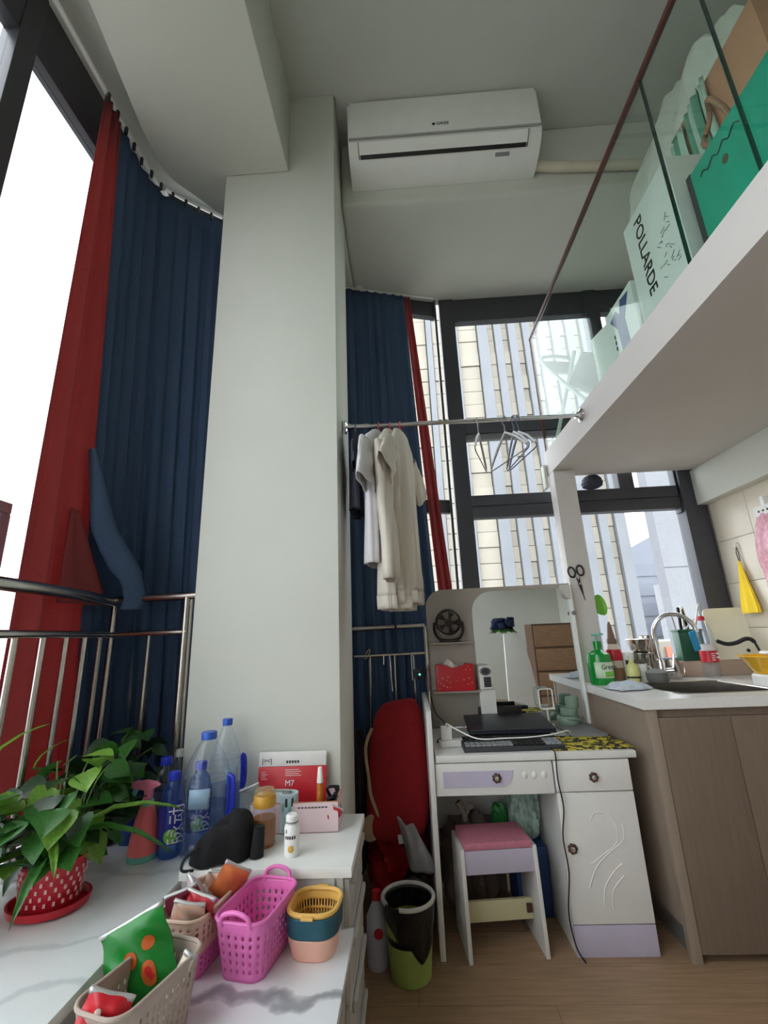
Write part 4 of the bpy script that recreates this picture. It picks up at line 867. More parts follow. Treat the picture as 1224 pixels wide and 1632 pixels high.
for r_ in range(5):
    for c_ in range(18):
        zz = 0.0185+0.012*((0.012+r_*0.027)/0.15)
        kx, ky = 0.008+c_*0.023, 0.010+r_*0.027
        m_ = GK if (c_ < 9 and r_ < 2) or (c_ > 14 and r_ < 3) else BLACK
        key = 'kg' if m_ is GK else 'kb'
        if key not in MATS: MATS[key] = MB().b(0, 0.0205, 0, 0.0245, 0, 0.008).build('key', m_, kbd, bevel=0.0015, loc=(kx, ky, zz), seg=1)
        else: sharecopy(MATS[key], kbd, (kx, ky, zz))
lp = thing('laptop', 'closed dark navy laptop propped on a black stand behind the keyboard', 'laptop', (0.27, 2.285, 0.735), rot=(0.10, 0, -0.02))
LAPM = M('laptop_navy', (36, 40, 50), 0.35, var=0.05)
MB().b(0, 0.40, 0, 0.26, 0.0, 0.012).build('base', LAPM, lp, bevel=0.004)
MB().b(0, 0.40, 0.002, 0.262, 0.0125, 0.020).build('lid', LAPM, lp, bevel=0.004)
MB().tube([(0.05, 0.262, 0.012), (0.35, 0.262, 0.012)], 0.008, 8).build('hinge', BLACK, lp)
ld = thing('laptop_stand', 'black laptop stand with raised back lip in front of the mirror', 'stand', (0.29, 2.31, 0.7))
MB().prism([(0, 0), (0.0, 0.030), (0.26, 0.056), (0.26, 0)], 0, 0.36, lambda a, b, h: (h, a, b)).build('wedge', BLACK, ld, bevel=0.003)
MB().b(0.07, 0.30, 0.262, 0.275, 0.0, 0.112).build('back_lip', BLACK, ld, bevel=0.004)
def pad_mat():
    m = M('mousepad_yellow_black', (22, 22, 22), 0.8, var=0.0, vs=42, rgb2=(205, 190, 50)); r_ = [n for n in m.node_tree.nodes if n.type == 'VALTORGB'][0]
    r_.color_ramp.elements[0].position = 0.48; r_.color_ramp.elements[1].position = 0.52; return m
tag(MB().prism([(x+0.765, y+2.235) for x, y in rrect(0.345, 0.26, 0.015)], 0.7005, 0.7035).build('mouse_pad', pad_mat()), 'black and yellow patterned mouse pad on the desk corner', 'mouse pad')
tag(MB().prism([(x, y) for x, y in rrect(0.17, 0.27, 0.012)], 0, 0.008).build('tablet', GREYP, bevel=0.001, loc=(0.838, 2.46, 0.7045)), 'flat grey tablet lying on the right side of the desk', 'tablet')
sg = thing('sage_jar_set', 'stack of sage green round jars in front of the mirror', 'jar', (0.865, 2.625, 0.70))
MB().lathe([(0, 0), (0.05, 0), (0.058, 0.012), (0.058, 0.04), (0.05, 0.052), (0, 0.052)], (-0.03, -0.02, 0.0), 26).build('lower_bowl', SAGE, sg)
MB().lathe([(0, 0.053), (0.04, 0.053), (0.045, 0.06), (0.045, 0.09), (0, 0.09)], (-0.02, -0.02, 0), 26).build('middle_bowl', SAGE, sg)
MB().lathe([(0, 0.091), (0.032, 0.091), (0.034, 0.096), (0.034, 0.14), (0.03, 0.145), (0, 0.145)], (0.0, -0.025, 0), 22).build('upper_jar', SAGE, sg)
MB().tube(smooth_path([(-0.085, -0.02, 0.03), (-0.03, -0.085, 0.045), (0.03, -0.06, 0.03)], 5), 0.006, 8).build('carry_handle', SAGE, sg)
ph_ = thing('phone_stand', 'white wire phone stand on the desk before the mirror', 'stand', (0.735, 2.60, 0.70), 0.1)
MB().b(-0.03, 0.03, -0.03, 0.03, 0, 0.01).build('foot', WHITEP, ph_, bevel=0.003)
MB().tube([(0, 0.01, 0.01), (0, 0.015, 0.09)], 0.006, 8).build('stem', WHITEP, ph_)
MB().tube([(x, 0.012, z+0.135) for x, z in rrect(0.075, 0.10, 0.012)], 0.004, 6, closed=True).build('frame', WHITEP, ph_)
MB().b(-0.035, 0.035, -0.015, 0.01, 0.085, 0.093).build('ledge', WHITEP, ph_, bevel=0.002)
ad = thing('power_adapter', 'white charger plugged into a white power strip on the desk', 'charger', (0.155, 2.24, 0.70))
MB().box((0.03, 0.0, 0.0155), (0.12, 0.05, 0.03), Matrix.Rotation(0.15, 3, 'Z')).build('power_strip', WHITEP, ad, bevel=0.008)
MB().b(-0.02, 0.028, -0.02, 0.02, 0.031, 0.085).build('charger_block', WHITEP, ad, bevel=0.004)
MB().tube(smooth_path([(0.005, -0.022, 0.075), (0.005, -0.03, 0.10), (0.04, -0.06, 0.085), (0.13, -0.10, 0.05), (0.25, -0.085, 0.045), (0.36, -0.08, 0.045), (0.47, -0.06, 0.05), (0.55, 0.0, 0.05), (0.58, 0.05, 0.03)], 8), 0.0028, 6).build('white_cable', WHITEP, ad)
tag(MB().tube(smooth_path([(0.115, 2.60, 0.87), (0.13, 2.50, 0.80), (0.165, 2.42, 0.77), (0.17, 2.38, 0.72), (0.13, 2.36, 0.705), (0.12, 2.30, 0.706), (0.16, 2.29, 0.71)], 6), 0.003, 6).build('looped_cable', BLACK), 'black power cord looping behind the white charger', 'cable')
tag(MB().tube(smooth_path([(0.585, 2.20, 0.7075), (0.592, 2.10, 0.706), (0.592, 2.075, 0.690), (0.588, 2.07, 0.60), (0.598, 2.075, 0.50), (0.580, 2.072, 0.40), (0.585, 2.07, 0.28), (0.565, 2.07, 0.15), (0.575, 2.06, 0.05), (0.60, 2.05, 0.006)], 6), 0.0028, 6).build('black_cable', BLACK), 'thin black cable hanging down the front of the desk to the floor', 'cable')

# stool
st = thing('stool', 'small white stool with a pink padded seat under the desk', 'stool', (0.172, 2.055, 0), 0.09)
for x in (0, 0.295):
    MB().prism([(0, 0), (0.025, 0.36), (0.215, 0.36), (0.24, 0)], x, x+0.016, lambda a, b, h: (h, a, b)).build('side_board', DESKW, st, bevel=0.002)
MB().b(0.0165, 0.2945, 0.028, 0.044, 0.27, 0.352).build('apron', LILAC, st, bevel=0.002)
MB().b(0.0165, 0.2945, 0.198, 0.214, 0.27, 0.352).build('apron', LILAC, st, bevel=0.002)
MB().b(0.0165, 0.2945, 0.045, 0.197, 0.335, 0.352).b(0.0165, 0.2945, 0.024, 0.216, 0.3525, 0.380).build('seat', PINKSEAT, st, bevel=0.008)
MB().b(0.0165, 0.2945, 0.105, 0.121, 0.075, 0.145).build('stretcher', BOARD, st, bevel=0.001)
MB().b(0.268, 0.290, 0.096, 0.1045, 0.10, 0.13).build('bracket', ANTIQ, st)

# bin
bn = thing('waste_bin', 'lime green waste bin with a black liner and white rim on the floor', 'bin', (-0.045, 2.01, 0))
MB().lathe([(0, 0.003), (0.07, 0), (0.074, 0.004), (0.096, 0.235), (0.093, 0.235), (0.07, 0.008), (0, 0.008)], (0, 0, 0), 36).build('bucket', LIMEBIN, bn)
MB().tube([(0.0965*math.cos(a), 0.0965*math.sin(a), 0.243) for a in [-1.9+k*(5.6/40) for k in range(41)]], 0.0075, 8).build('rim_ring', OFFW, bn)
def linf(u, v):
    a = 2*PI*u; d = 0.06+0.10*max(0, math.cos(a+1.05))**2 + 0.015*math.sin(5*a)
    if v < 0.5: r_ = 0.088-0.004*(0.5-v); z = 0.12+0.125*(v/0.5)
    else:
        t = (v-0.5)/0.5; z = 0.246-d*t; r_ = 0.100 - 0.022*(0.246-z)/0.24*1.0 + 0.004*math.sin(9*a)*t
    return Vector((r_*math.cos(a), r_*math.sin(a), z))
MB().grid(linf, 60, 18, closed=True).build('liner', BAGBLK, bn, solid=0.001)
MB().lathe([(0, 0.13), (0.085, 0.125)], (0, 0, 0), 30).build('liner_floor', BAGBLK, bn)

# clutter between column and desk
rb = thing('red_backpack', 'tall red backpack with tan straps leaning behind the waste bin', 'backpack', (-0.075, 2.40, 0.30))
def rbf(u, v):
    a = 2*PI*u; t = PI*v-PI/2
    x = math.copysign(abs(math.cos(t)*math.cos(a))**0.45, math.cos(a)); y_ = math.copysign(abs(math.cos(t)*math.sin(a))**0.6, math.sin(a)); z = math.copysign(abs(math.sin(t))**0.45, math.sin(t))
    w_ = 0.148*(1-0.16*max(0, z)) ; 
    return Vector((w_*x + 0.01*z, 0.085*y_*(1-0.25*z) + 0.06*z + 0.006*math.sin(5*x+4*z), 0.29+0.285*z + (0.02*x if z > 0.5 else 0)))
MB().grid(rbf, 44, 30, closed=True).build('pack_body', REDC, rb)
MB().tube(smooth_path([(-0.12, -0.02, 0.46), (-0.15, -0.05, 0.38), (-0.135, -0.09, 0.26), (-0.12, -0.11, 0.18), (-0.06, -0.12, 0.06), (0.0, -0.12, 0.04), (0.08, -0.11, 0.10), (0.12, -0.09, 0.13)], 5), 0.008, 8).build('strap', M('strap_tan', (176, 150, 120), 0.8), rb)
MB().lathe([(0, 0), (0.04, 0.0), (0.045, 0.006), (0.04, 0.012), (0, 0.012)], (-0.13, -0.115, 0.07), 18, rot=Euler((PI/2, 0, 0.3)).to_matrix(), sy=1.2).build('strap_pad', M('strap_tan', (176, 150, 120), 0.8), rb)
MB().box((0.035, -0.135, 0.035), (0.085, 0.002, 0.035), Matrix.Rotation(-0.12, 3, 'Y')).build('white_tag', WHITEP, rb)
MB().tube([(0.0, -0.108, 0.205), (0.02, -0.110, 0.195), (0.012, -0.111, 0.182), (0.028, -0.111, 0.176)], 0.004, 6).build('logo_mark', WHITEINK, rb)
tag(blob('red_bag', M('red_shiny', (176, 18, 30), 0.4, var=0.1, bump=0.3, bs=30), (-0.095, 2.46, 0.15), (0.135, 0.13, 0.15), 31, 0.3, 50, 30), 'shiny red gift bag on the floor under the red backpack', 'bag')
def gbf(u, v):
    x = lerp(-0.05, 0.02, v) + lerp(-0.045, 0.055, u)*lerp(0.7, 1.15, v); z = lerp(0.44, 0.235, v) - 0.03*u*(1-v)
    return Vector((x, 2.205+0.012*math.sin(9*u+4*v)+0.02*v - 0.04*math.sin(PI*u), z))
tag(MB().grid(gbf, 18, 16).build('grey_bag', M('grey_film', (158, 156, 158), 0.5, var=0.1, bump=0.3, bs=25), solid=0.006), 'crumpled grey shopping bag hanging between backpack and bin', 'bag')
tag(blob('black_bag', BAGBLK, (-0.01, 2.26, 0.11), (0.055, 0.055, 0.11), 41, 0.3, 40, 26), 'shiny black rubbish bag on the floor beside the desk panel', 'bag')
tag(blob('dark_duffel', M('duffel_dark', (44, 38, 40), 0.9, bump=0.2, bs=50), (-0.262, 2.42, 0.44), (0.035, 0.08, 0.30), 47, 0.2), 'dark patterned duffel bag squeezed between column and red backpack', 'bag')
db = thing('detergent_bottle', 'pale bottle with red round label on the floor beside the column', 'bottle', (-0.17, 2.06, 0))
MB().lathe([(0, 0), (0.036, 0), (0.04, 0.01), (0.04, 0.16), (0.02, 0.20), (0.014, 0.21), (0, 0.21)], (0, 0, 0), 20).build('body', M('pale_lilac_plastic', (190, 186, 204), 0.4), db)
MB().lathe([(0, 0.211), (0.017, 0.211), (0.017, 0.24), (0, 0.242)], (0, 0, 0), 16).build('cap', REDP, db)
MB().lathe([(0, 0), (0.018, 0), (0, 0.002)], (0.008, -0.0405, 0.12), 16, rot=Euler(FRONT).to_matrix()).build('round_label', REDP, db)
# under the desk
ub = thing('knotted_bag', 'brown plastic bag with knotted top under the desk', 'bag', (0.23, 2.42, 0))
blob('bag_body', M('bag_brown', (96, 84, 78), 0.5, var=0.2, vs=10, bump=0.4, bs=25), (0, 0, 0.17), (0.12, 0.10, 0.17), 51, 0.25, 44, 26, parent=ub)
MB().tube(smooth_path([(0, -0.02, 0.32), (0.0, -0.025, 0.36), (-0.012, -0.03, 0.40), (-0.03, -0.03, 0.43)], 4), [0.016]*5+[0.010]*4+[0.016]*4, 8).build('knot', M('bag_knot', (150, 138, 128), 0.6), ub)
MB().tube(smooth_path([(0, -0.025, 0.365), (0.02, -0.03, 0.40), (0.035, -0.03, 0.42)], 4), [0.008]*5+[0.013]*4, 8).build('knot_ear', M('bag_knot', (150, 138, 128), 0.6), ub)
tag(blob('pale_bag', PALEBAG, (0.50, 2.40, 0.40), (0.065, 0.06, 0.13), 61, 0.25, 40, 26), 'pale translucent carrier bag stuffed under the desk by the drawers', 'bag')
tag(MB().b(0.43, 0.575, 2.33, 2.53, 0, 0.265).build('blue_box', M('box_blue', (44, 70, 120), 0.7), bevel=0.008), 'blue box on the floor under the pale bag', 'box')
tag(blob('green_packet', M('pack_green', (40, 130, 60), 0.4, bump=0.2, bs=30), (0.40, 2.47, 0.33), (0.035, 0.03, 0.06), 67, 0.2), 'green packet tucked beside the pale bag under the desk', 'packet')
tag(MB().b(0.16, 0.42, 2.535, 2.585, 0, 0.31).build('grey_carton', M('carton_grey', (150, 142, 138), 0.8), bevel=0.004), 'flat grey carton standing against the wall under the desk', 'box')
led = tag(MB().lathe([(0, -0.006), (0.006, 0), (0, 0.006)], (0.060, 2.58, 0.985), 10, sy=0.7).build('charger_light', M('led_off', (120, 230, 180), 0.3)), 'tiny green charging light beside the mirror board', 'light')
lm = MATS['led_off'].node_tree.nodes['Principled BSDF']; lm.inputs['Emission Color'].default_value = (0.1, 0.9, 0.45, 1); lm.inputs['Emission Strength'].default_value = 2.0
lbx = tag(MB().b(0.045, 0.075, 2.583, 2.615, 0.96, 1.01).build('wall_charger', BLACK, bevel=0.003), 'small black charger on the railing post beside the mirror board', 'charger')

# ------------------------------------------------------------------ drawer cabinet, marble bench
dc = thing('drawer_cabinet', 'white cabinet with stacked milky drawers against the column', 'cabinet', (-0.655, 1.40, 0))
MB().b(0.005, 0.45, 0.01, 0.37, 0.0, 0.575).build('body', OFFW, dc, bevel=0.002)
MB().b(0.0, 0.475, 0.0, 0.374, 0.5755, 0.60).build('top_board', WHITEP, dc, bevel=0.002)
MB().b(0.41, 0.428, 0.004, 0.0098, 0.0, 0.575).build('corner_post', OFFW, dc)
for k in range(4):
    d_ = MB().b(0.4505, 0.465, 0.018, 0.362, 0.01+k*0.141, 0.01+k*0.141+0.132).build('drawer', MILKY, dc, bevel=0.003)
    MB().b(0.466, 0.478, 0.05, 0.33, 0.01+k*0.141+0.105, 0.01+k*0.141+0.128).build('drawer_lip', MILKY, d_, bevel=0.004)
mb_ = thing('marble_bench', 'low white bench with a grey-veined marble top beside the sill', 'bench', (-0.655, 0.2, 0))
MB().b(0.0, 0.48, 0, 1.195, 0.452, 0.47).build('marble_top', MARBLE, mb_, bevel=0.002)
MB().b(0.0, 0.42, 0.01, 1.19, 0.0, 0.4515).build('bench_body', OFFW, mb_)

# ------------------------------------------------------------------ baskets on the bench
def basket(p, name, Wd, L, H, taper, mat, holes=True, rad=0.035, sweep=None, nu=96, nv=14, z0=0.0, solid=0.0028, holefn=None, flare=0):
    cont = rrect(1, L/Wd, rad/Wd, 8)
    pts = [(x*Wd, y*Wd) for x, y in cont]; pts.append(pts[0])
    def fn(u, v):
        x, y = poly_at(pts, u % 1.0); s_ = lerp(taper, 1.0, v)
        return Vector((x*s_, y*s_, z0 + H*v + (flare*abs(y/(L/2))**2*v if flare else 0)))
    hf = holefn or (lambda i, j: (i % 3 == 1) and 2 <= j <= nv-3 and j % 2 == 0)
    o = MB().grid(fn, nu, nv, skip=hf if holes else None, closed=True).build(name, mat, p, solid=solid)
    return fn
bk = thing('pink_basket', 'empty bright pink perforated plastic basket with two handles', 'basket', (-0.397, 1.285, 0.4705), -0.20)
f1 = basket(bk, 'wall', 0.130, 0.200, 0.118, 0.78, PINKB)
MB().prism([(x*0.78, y*0.78) for x, y in rrect(0.130, 0.200, 0.033)], 0, 0.003).build('bottom', PINKB, bk)
MB().tube([f1(k/60, 1) for k in range(60)], 0.004, 8, closed=True).build('rim', PINKB, bk)
for sg_ in (-1, 1):
    MB().tube(smooth_path([(-0.036, sg_*0.099, 0.110), (-0.031, sg_*0.104, 0.132), (0, sg_*0.106, 0.141), (0.031, sg_*0.104, 0.132), (0.036, sg_*0.099, 0.110)], 5), 0.005, 8).build('handle', PINKB, bk)
bw = thing('nested_bowls', 'rounded square yellow strainer nested in a teal and salmon bowl', 'bowl', (-0.262, 1.318, 0.4705), -0.08)
f2 = basket(bw, 'outer_bowl', 0.125, 0.125, 0.046, 0.82, SALMON, holes=False, rad=0.045)
MB().prism([(x*0.82, y*0.82) for x, y in rrect(0.125, 0.125, 0.044)], 0, 0.004).build('bottom', SALMON, bw)
basket(bw, 'teal_bowl', 0.129, 0.129, 0.041, 0.97, TEALP, holes=False, rad=0.045, z0=0.047)
f3 = basket(bw, 'strainer', 0.122, 0.122, 0.066, 0.80, YELLOWP, rad=0.043, z0=0.026, holefn=lambda i, j: i % 2 == 0 and j in (3, 4, 5, 7, 8, 9))
MB().prism([(x*0.80, y*0.80) for x, y in rrect(0.122, 0.122, 0.042)], 0.027, 0.030).build('strainer_bottom', YELLOWP, bw)
MB().tube([f3(k/60, 1)+Vector((0, 0, 0.002)) for k in range(60)], 0.0055, 8, closed=True).build('strainer_rim', YELLOWP, bw)
for sg_ in (-1, 1): MB().box((0, sg_*0.068, 0.094), (0.03, 0.018, 0.006)).build('pour_lip', YELLOWP, bw, bevel=0.0025)
lm_ = thing('green_lime', 'green lime lying in the yellow strainer', 'fruit', (-0.245, 1.32, 0.521))
MB().lathe([(0, -0.019), (0.008, -0.017), (0.018, -0.007), (0.020, 0.002), (0.015, 0.013), (0.005, 0.019), (0, 0.021)], (0, 0, 0), 18, rot=Euler((1.2, 0, 0.6)).to_matrix()).build('fruit_body', M('lime_skin', (110, 118, 40), 0.45, var=0.1, bump=0.2, bs=200), lm_)
MB().lathe([(0, 0), (0.003, 0), (0.003, 0.003), (0, 0.003)], (0.010, -0.017, 0.006), 8, rot=Euler((1.2, 0, 0.6)).to_matrix()).build('stem_end', STEM, lm_)
sb = thing('snack_basket', 'pink basket with a beige basket nested inside, heaped with snack packets', 'basket', (-0.542, 1.288, 0.4705), -0.18)
basket(sb, 'pink_wall', 0.110, 0.185, 0.085, 0.84, PINKB)
MB().prism([(x*0.84, y*0.84) for x, y in rrect(0.110, 0.185, 0.033)], 0, 0.003).build('bottom', PINKB, sb)
f4 = basket(sb, 'beige_wall', 0.122, 0.200, 0.070, 0.90, BEIGEB, z0=0.052, holefn=lambda i, j: (i % 3 == 1) and 3 <= j <= 10 and j % 3 != 0)
MB().tube([f4(k/60, 1) for k in range(60)], 0.004, 8, closed=True).build('rim', BEIGEB, sb)
def packet(name, label, loc, rot, wd, ht, mat, seed, group=None, puff=0.012, deco=None):
    o = thing(name, label, 'packet', loc, rot=rot, group=group); r_ = random.Random(seed); a_, b_ = r_.uniform(3, 7), r_.uniform(3, 7)
    def fn(s_):
        def f(u, v):
            x, y = u*2-1, v*2-1; e = (1-x*x)*(1-y**6)
            return Vector((x*wd/2*(1+0.03*math.sin(b_*y)), s_*(puff*e*(1+0.25*math.sin(a_*x+b_*y))+0.0006) + 0.004*math.sin(a_*y+x*2), v*ht))
        return f
    m_ = MB(); m_.grid(fn(1), 14, 16); m_.grid(fn(-1), 14, 16)
    bmesh.ops.remove_doubles(m_.bm, verts=m_.bm.verts, dist=0.0008)
    m_.build('pouch', mat, o)
    for zz in (0.0, ht-0.008): MB().grid(lambda u, v, zz=zz: fn(1)(u, (zz+0.008*v)/ht)*0.5+fn(-1)(u, (zz+0.008*v)/ht)*0.5, 12, 1).build('crimp', M('crimp_silver', (200, 198, 196), 0.4, metal=0.4), o, solid=0.007)
    if deco:
        for (cx_, cz_, rx, rz_, dm) in deco:
            MB().grid(lambda u, v, cx_=cx_, cz_=cz_, rx=rx, rz_=rz_: fn(-1)(0.5+(cx_+rx*v*math.cos(2*PI*u))/wd, (cz_+rz_*v*math.sin(2*PI*u))/ht)-Vector((0, 0.0012, 0)), 20, 3, closed=True).build('printed_mark', dm, o)
    return o
SN = [M('snack_white', (226, 216, 206), 0.35, var=0.1, vs=30, rgb2=(210, 150, 120)), M('snack_red', (178, 30, 44), 0.35, var=0.2, vs=30), M('snack_maroon', (120, 40, 60), 0.35, var=0.3, vs=30), M('snack_orange', (214, 120, 70), 0.35, var=0.2, vs=30), M('snack_silver', (190, 170, 176), 0.3, var=0.25, vs=30)]
snack_spots = [((-0.525, 1.345, 0.565), (0.5, 0.3, 0.2), 0, 'white and orange snack packet at the back of the snack basket'), ((-0.505, 1.315, 0.575), (0.3, 0.5, 0.6), 3, 'orange snack packet at the back right of the snack basket'), ((-0.55, 1.305, 0.565), (0.5, 0.4, -0.6), 4, 'silver snack packet in the middle of the snack basket'), ((-0.56, 1.27, 0.56), (0.4, -0.3, 0.4), 2, 'maroon snack packet at the left of the snack basket'), ((-0.53, 1.25, 0.555), (0.3, 0.3, -0.2), 1, 'red snack packet at the front of the snack basket'), ((-0.545, 1.225, 0.545), (0.3, 0.15, 0.1), 0, 'small white snack packet at the front rim of the snack basket')]
for k, (lc, rt, mi, lab) in enumerate(snack_spots): packet('snack_packet', lab, lc, rt, 0.075, 0.085, SN[mi], 70+k, group='snack packets in the pink and beige basket')
gb = thing('greige_basket', 'greige woven plastic basket in front holding a green packet', 'basket', (-0.545, 1.045, 0.4705), -0.30)
f5 = basket(gb, 'wall', 0.120, 0.215, 0.115, 0.82, GREYB, nu=120)
MB().prism([(x*0.82, y*0.82) for x, y in rrect(0.120, 0.215, 0.033)], 0, 0.003).build('bottom', GREYB, gb)
MB().tube([f5(k/60, 1) for k in range(60)], 0.004, 8, closed=True).build('rim', GREYB, gb)
packet('green_snack_bag', 'large green snack bag with orange printed marks standing in the greige basket', (-0.553, 1.095, 0.505), (-0.15, -0.42, 0.12), 0.135, 0.150, GREENPK, 5, puff=0.018, deco=[(-0.008, 0.085, 0.014, 0.015, ORANGEINK), (0.028, 0.098, 0.012, 0.012, ORANGEINK), (0.022, 0.050, 0.015, 0.022, ORANGEINK), (0.022, 0.050, 0.008, 0.013, REDPACK)])
packet('pale_pouch', 'thin cream sachet tucked beside the green snack bag', (-0.515, 1.065, 0.50), (-0.2, 0.45, 0.1), 0.025, 0.105, M('sachet_cream', (216, 206, 186), 0.5), 9, puff=0.004)
packet('red_snack_bag', 'red snack bag with pale marks in the bottom left corner', (-0.59, 0.945, 0.50), (-0.1, 0.35, 0.2), 0.08, 0.115, REDPACK, 6, puff=0.015, deco=[(-0.01, 0.09, 0.006, 0.008, SN[0]), (0.015, 0.06, 0.008, 0.008, SN[0]), (-0.02, 0.05, 0.006, 0.01, SN[0])])

# ------------------------------------------------------------------ things on the drawer cabinet
pbx = thing('pink_carton', 'open pale pink carton on the white cabinet full of small things', 'box', (-0.535, 1.615, 0.6005), 0.03)
MB().b(0, 0.285, 0, 0.004, 0, 0.085).b(0, 0.285, 0.140, 0.144, 0, 0.085).b(0, 0.004, 0.004, 0.14, 0, 0.085).b(0.281, 0.285, 0.004, 0.14, 0, 0.085).b(0, 0.285, 0, 0.144, 0, 0.003).build('carton', PINKCARD, pbx)
MB().b(0, 0.285, -0.0005, 0.0045, 0.0852, 0.087).b(0.2805, 0.2855, 0, 0.144, 0.0852, 0.087).build('kraft_edge', KRAFT, pbx)
MB().lathe([(0, 0), (0.010, 0), (0, 0.001)], (0.2856, 0.07, 0.045), 14, rot=Matrix.Rotation(PI/2, 3, 'Y'), sx=1.5).build('finger_hole', DARKINK, pbx)
for k in range(9): MB().b(0.155+0.011*k, 0.163+0.011*k, -0.0012, -0.0002, 0.070, 0.0735).build('small_print', DARKINK, pbx)
ev = thing('red_mask_pack', 'flat red and white packet printed M7 standing in the pink carton', 'packet', (-0.555, 1.735, 0.604), rot=(-0.10, 0, 0))
MB().b(0.0, 0.245, 0, 0.008, 0.03, 0.158).build('red_part', REDPACK, ev, bevel=0.003)
MB().b(0.0, 0.245, 0.0005, 0.0075, 0.158, 0.205).build('white_top', M('pack_white', (222, 218, 214), 0.4), ev, bevel=0.003)
text('lettering', 'M7', ev, (0.115, -0.001, 0.105), FRONT, 0.026, WHITEINK)
for k in range(5): MB().b(0.100+0.010*k, 0.107+0.010*k, -0.0006, 0.0004, 0.168, 0.176).build('header_print', DARKINK, ev)
text('logo_mark', '|><|', ev, (0.03, -0.0005, 0.176), FRONT, 0.022, DARKINK)
for k in range(4): MB().b(0.098, 0.155-0.008*(k % 2), -0.0008, 0, 0.128+0.006*k, 0.1305+0.006*k).b(0.012, 0.034-0.006*(k % 2), -0.0008, 0, 0.118+0.007*k, 0.1205+0.007*k).build('small_print', M('pale_print', (230, 180, 180), 0.5), ev)
av = thing('amber_vial', 'slim amber spray vial with white cap in the pink carton', 'bottle', (-0.315, 1.66, 0.604))
MB().lathe([(0, 0), (0.012, 0), (0.012, 0.12), (0.009, 0.128), (0, 0.128)], (0, 0, 0), 16).build('glass_body', M('amber_glass', (200, 120, 40), 0.15, trans=0.3), av)
MB().lathe([(0, 0.129), (0.011, 0.129), (0.009, 0.155), (0.007, 0.175), (0, 0.176)], (0, 0, 0), 16).build('cap', WHITEP, av)
rl_ = thing('printed_tape_roll', 'small pale blue printed roll in the pink carton', 'roll', (-0.418, 1.645, 0.6045))
MB().lathe([(0.020, 0), (0.033, 0), (0.033, 0.105), (0.020, 0.105), (0.020, 0)], (0, 0, 0), 24).build('roll', M('roll_pale_blue', (190, 216, 226), 0.5), rl_)
for k, (a0, zz) in enumerate(((-0.4, 0.07), (-0.05, 0.085), (0.3, 0.072), (0.55, 0.085))):
    MB().grid(lambda u, v, a0=a0, zz=zz: Vector((0.0335*math.sin(a0+0.22*u), -0.0335*math.cos(a0+0.22*u), zz-0.012+0.024*v)), 4, 2).build('printed_figure', DARKINK if k % 2 else MINT, rl_, solid=0.0005)
packet('tissue_sachet', 'white paper sachet with pink edge standing in the pink carton', (-0.462, 1.66, 0.605), (0.1, 0.15, 0.2), 0.06, 0.115, M('paper_white', (222, 218, 214), 0.7), 15, puff=0.004)
packet('clear_sachet', 'clear crinkled bag at the left end of the pink carton', (-0.515, 1.68, 0.605), (0.1, -0.35, 0.1), 0.07, 0.13, CLEARBAG, 16, puff=0.012)
packet('red_candy_sachet', 'small red and white sachet at the right end of the pink carton', (-0.29, 1.64, 0.61), (0.3, 0.5, 0.3), 0.045, 0.075, SN[1], 17, puff=0.008)
hc = thing('black_hair_clips', 'tangle of black hair clips on the right end of the pink carton', 'hair clip', (-0.268, 1.70, 0.62))
for k in range(7):
    r_ = random.Random(k+3)
    MB().tube(smooth_path([(r_.uniform(-0.03, 0.01), r_.uniform(-0.05, 0.03), r_.uniform(0.02, 0.09)) for _ in range(4)], 4), 0.005, 6).build('clip_arm', BLACK, hc)
MB().tube([(0, 0, -0.015), (-0.01, 0.0, 0.05)], 0.006, 6).build('clip_spine', BLACK, hc)
gj = thing('honey_jar', 'amber honey jar with golden flip lid on the white cabinet', 'jar', (-0.466, 1.545, 0.6005))
MB().lathe([(0, 0), (0.030, 0), (0.0335, 0.006), (0.0335, 0.075), (0, 0.0755)], (0, 0, 0), 26).build('honey', M('honey_amber', (186, 116, 48), 0.2, var=0.12, trans=0.25), gj)
MB().lathe([(0.0345, 0.004), (0.0352, 0.09), (0.031, 0.102), (0.029, 0.104)], (0, 0, 0), 26).build('jar_glass', PET, gj)
MB().lathe([(0, 0.105), (0.033, 0.105), (0.034, 0.110), (0.034, 0.130), (0.030, 0.136), (0, 0.136)], (0, 0, 0), 26).build('lid', GOLDLID, gj)
MB().lathe([(0.028, 0.137), (0.031, 0.142), (0.028, 0.152), (0, 0.155)], (0, 0, 0), 24).build('lid_dome', clear('lid_clear', (0.9, 0.85, 0.7), body=0.2, bodycol=(220, 200, 150)), gj)
wb = thing('pill_bottle', 'small white pill bottle with ridged cap on the white cabinet', 'bottle', (-0.363, 1.478, 0.6005))
MB().lathe([(0, 0), (0.020, 0), (0.022, 0.004), (0.022, 0.072), (0.018, 0.080), (0, 0.081)], (0, 0, 0), 24).build('body', WHITEP, wb)
MB().lathe([(0, 0.081), (0.018, 0.081), (0.018, 0.100), (0.013, 0.104), (0, 0.103)], (0, 0, 0), 24).build('cap', WHITEP, wb)
MB().lathe([(0.0183, 0.083), (0.0188, 0.085), (0.0183, 0.087)], (0, 0, 0), 24).build('cap_ring', GREYP, wb)
for k in range(5):
    a = -0.7+0.3*k; MB().grid(lambda u, v, a=a: Vector((0.0224*math.sin(a+0.2*u), -0.0224*math.cos(a+0.2*u), 0.046+0.008*v)), 3, 1).build('printed_character', DARKINK, wb, solid=0.0004)
